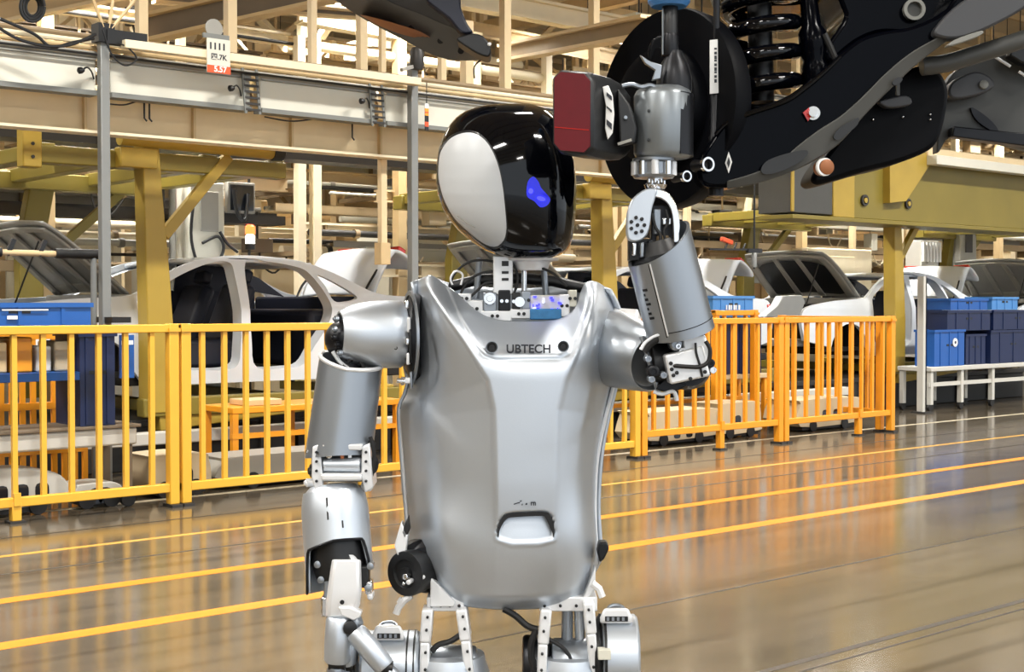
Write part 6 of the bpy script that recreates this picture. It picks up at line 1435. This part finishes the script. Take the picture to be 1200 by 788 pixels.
# services hung from the roof further back
for si, (x0, x1, y0, y1, z0, lb) in enumerate(((4, 18, 17.2, 19.8, 3.6, 'bundle of cream pipes hung over the left of the hall'), (18.2, 34, 17.2, 20.0, 3.6, 'bundle of cream pipes hung over the right of the hall'), (8, 26, 21.5, 24.5, 4.3, 'bundle of tan ducts hung in the middle distance'), (14, 40, 26, 31, 4.9, 'bundle of pale ducts hung deep in the hall'), (20, 50, 33, 39, 5.6, 'bundle of pale ducts at the far end of the hall'))):
    t = thing('hung_services', lb, 'pipes', (x0, y0, 0), 0, 'service bundles hung from the roof')
    for i in range(5):
        for y in (0.2, y1 - y0 - 0.2): MB().tube([((x1 - x0) * (0.06 + 0.22 * i), y, z0), ((x1 - x0) * (0.06 + 0.22 * i), y, 10.22)], 0.03, 6).build('hanger_rod', 'tan', t)
        MB().span(((x1 - x0) * (0.06 + 0.22 * i) - 0.04, 0, z0 - 0.05), ((x1 - x0) * (0.06 + 0.22 * i) + 0.04, y1 - y0, z0 + 0.05)).build('cross_bar', 'cream', t)
    for k in range(16):
        a = rnd.uniform(x0, x0 + 0.5 * (x1 - x0)); b = min(x1, a + rnd.uniform(0.3, 0.9) * (x1 - x0))
        along(t, a, b, y0 + (y1 - y0) * k / 16, z0 + 0.1 + rnd.uniform(0, 1.4), rnd.choice(('pipe', 'tray', 'beam', 'beam')), rnd.choice(('cream', 'cream_light', 'tan', 'panel_white', 'tan_dark', 'cream_light')), (0.05, 0.16), (0.1, 0.3))
# enclosure panels (mid-height screen walls)
for i, (x0, x1, y, z0, z1, m) in enumerate(((7.5, 13.0, 15.9, 1.6, 2.5, 'cream'), (13.2, 18.5, 16.2, 1.5, 2.35, 'cream_light'), (18.8, 27.0, 16.0, 1.7, 2.7, 'cream'), (27.4, 36.0, 16.3, 1.5, 2.6, 'cream_light'), (3.5, 7.2, 16.2, 1.6, 2.4, 'panel_white'))):
    t = thing('screen_wall', 'cream screen wall of upright sheets behind the car line', 'screen', (x0, y, 0), 0, 'screen walls behind the car line')
    n = round((x1 - x0) / 0.9)
    for j in range(n):
        MB().span((j * (x1 - x0) / n + 0.012, 0, 0.3), ((j + 1) * (x1 - x0) / n - 0.012, 0.04, z1)).build('sheet', m, t, 0.004)
    MB().span((0, -0.02, z1), (x1 - x0, 0.06, z1 + 0.06)).build('cap_rail', 'tan', t)
    for j in range(n + 1): MB().span((j * (x1 - x0) / n - 0.02, 0.03, 0), (j * (x1 - x0) / n + 0.02, 0.08, z1)).build('post', 'tan', t)
# welding controller with hoses behind the left car
p = PY(243, 305, 12.62)
t = thing('welding_controller', 'grey welding controller with looped hoses behind the left car', 'machine', (p.x, 12.62, 0))
zz0 = PY(243, 305, 12.62).z; zz1 = PY(243, 213, 12.62).z
MB().span((-0.2, 0, 0), (0.2, 0.3, zz1)).build('cabinet', 'panel_white', t, 0.02)
MB().span((-0.08, -0.02, zz1 - 0.5), (0.12, 0, zz1 - 0.1)).build('door', 'grey_pipe', t, 0.006)
MB().span((0.26, 0.05, zz1 - 0.30), (0.58, 0.12, zz1 + 0.02)).build('screen_frame', 'grey_pipe', t, 0.01)
MB().span((0.29, 0.03, zz1 - 0.27), (0.55, 0.06, zz1 - 0.01)).build('screen', 'glass_dark', t)
MB().span((0.2, 0.1, zz1 - 0.4), (0.6, 0.2, zz1 - 0.3)).build('arm', 'steel_dark', t)
for pts, r in (([(-0.15, -0.03, zz1 - 0.1), (-0.2, -0.05, zz1 - 0.6), (-0.05, -0.06, zz1 - 0.95), (0.15, -0.05, zz1 - 0.7), (0.1, -0.04, zz1 - 0.55), (-0.08, -0.05, zz1 - 0.62)], 0.016), ([(0.3, 0.0, zz1 - 0.05), (0.33, -0.02, zz1 - 0.3), (0.42, -0.02, zz1 - 0.36), (0.47, 0, zz1 - 0.1)], 0.02), ([(0.12, -0.04, zz1 - 0.5), (0.2, -0.05, zz1 - 0.62), (0.32, -0.04, zz1 - 0.7)], 0.016)):
    MB().tube(smooth_line(pts, 6), r, 7).build('hose', 'black', t)
for x in (-0.45, -0.33): MB().tube([(x, 0.1, 0), (x, 0.1, zz1 + 0.1)], 0.035, 10).build('riser_pipe', 'steel_dark' if x < -0.4 else 'grey_pipe', t)
lp = PY(292, 277, 12.9)
t = thing('signal_lamp', 'lit red signal lamp on a thin pole behind the left car', 'lamp', (lp.x, 12.9, 0))
MB().tube([(0, 0, 0), (0, 0, lp.z + 0.6)], 0.016, 8).build('pole', 'steel_dark', t)
MB().lathe((0, -0.02, lp.z - 0.08), (0, 0, 1), [(0, 0.05), (0.08, 0.05), (0.1, 0.03)], 14).build('lens', 'lamp_tube', t)
MB().lathe((0, -0.02, lp.z + 0.02), (0, 0, 1), [(0, 0.05), (0.08, 0.05), (0.1, 0.03)], 14).build('lens', 'lamp_red', t)
MB().lathe((0, -0.02, lp.z - 0.14), (0, 0, 1), [(0, 0.055), (0.06, 0.055)], 14).build('socket', 'black', t)
rp = PY(206, 214, 12.9)
t = thing('red_curtain', 'narrow dark red cloth strip hanging left of the welding controller', 'curtain', (rp.x, 12.9, 0))
for i in range(4):
    MB().grid(lambda u, v: (i * 0.032 + 0.03 * u - 0.06, 0.02 * math.sin(6 * u + i), PY(206, 250, 12.9).z + (rp.z - PY(206, 250, 12.9).z) * v), 4, 6).build('fold', 'red_cloth', t).modifiers.new('solid', 'SOLIDIFY').thickness = 0.006
MB().tube([(0, 0.02, 0.0), (0, 0.02, rp.z + 0.05)], 0.018, 8).build('pole', 'steel_dark', t)
# hanging cream pipe left of the post, white lamp box by the boot lid
t = thing('drop_pipe', 'cream square drop pipe beside the grey post left of the head', 'pipe', (UX(458, 9.6), 9.72, 0))
MB().span((-0.03, -0.03, PY(458, 305, 9.72).z), (0.03, 0.03, 2.66)).build('pipe', 'cream', t, 0.004)
MB().span((-0.05, -0.05, PY(458, 305, 9.72).z - 0.04), (0.05, 0.05, PY(458, 285, 9.72).z)).build('end_box', 'tan', t, 0.004)
# far machines seen over the right cars
for i, (px, py, w, h, m, lb) in enumerate(((1135, 283, 0.5, 0.75, 'grey_pipe', 'grey switch cabinet high behind the right car'), (1090, 300, 0.5, 0.5, 'agv_white', 'white rack of upright files behind the right car'), (985, 315, 1.6, 0.6, 'cream_light', 'large cream cabinet behind the open black bonnet'))):
    p = PY(px, py, 12.72)
    t = thing('machine_cabinet', lb, 'cabinet', (p.x, 12.72, 0), 0, 'cabinets over the right cars')
    MB().span((-w / 2, 0, 0), (w / 2, 0.3, p.z + h / 2)).build('body', m, t, 0.015)
    MB().span((-w * 0.2, -0.02, p.z - h * 0.25), (w * 0.2, 0, p.z + h * 0.3)).build('door', 'steel_dark' if i == 0 else m, t, 0.005)
    if i == 1:
        for j in range(6): MB().span((-w / 2 + j * 0.09, -0.05, p.z - 0.1), (-w / 2 + j * 0.09 + 0.05, 0, p.z + 0.22)).build('file', 'white_label', t)
for x in (13.0, 19.5, 26):
    t = thing('roof_column', 'tall cream roof column in the depth of the hall', 'column', (x, 24, 0), 0, 'roof columns of the hall')
    MB().span((-0.2, -0.2, 0), (0.2, 0.2, 10.3)).build('shaft', 'cream', t, 0.02)
    MB().span((-0.3, -0.3, 0), (0.3, 0.3, 0.05)).build('base_plate', 'steel_dark', t)
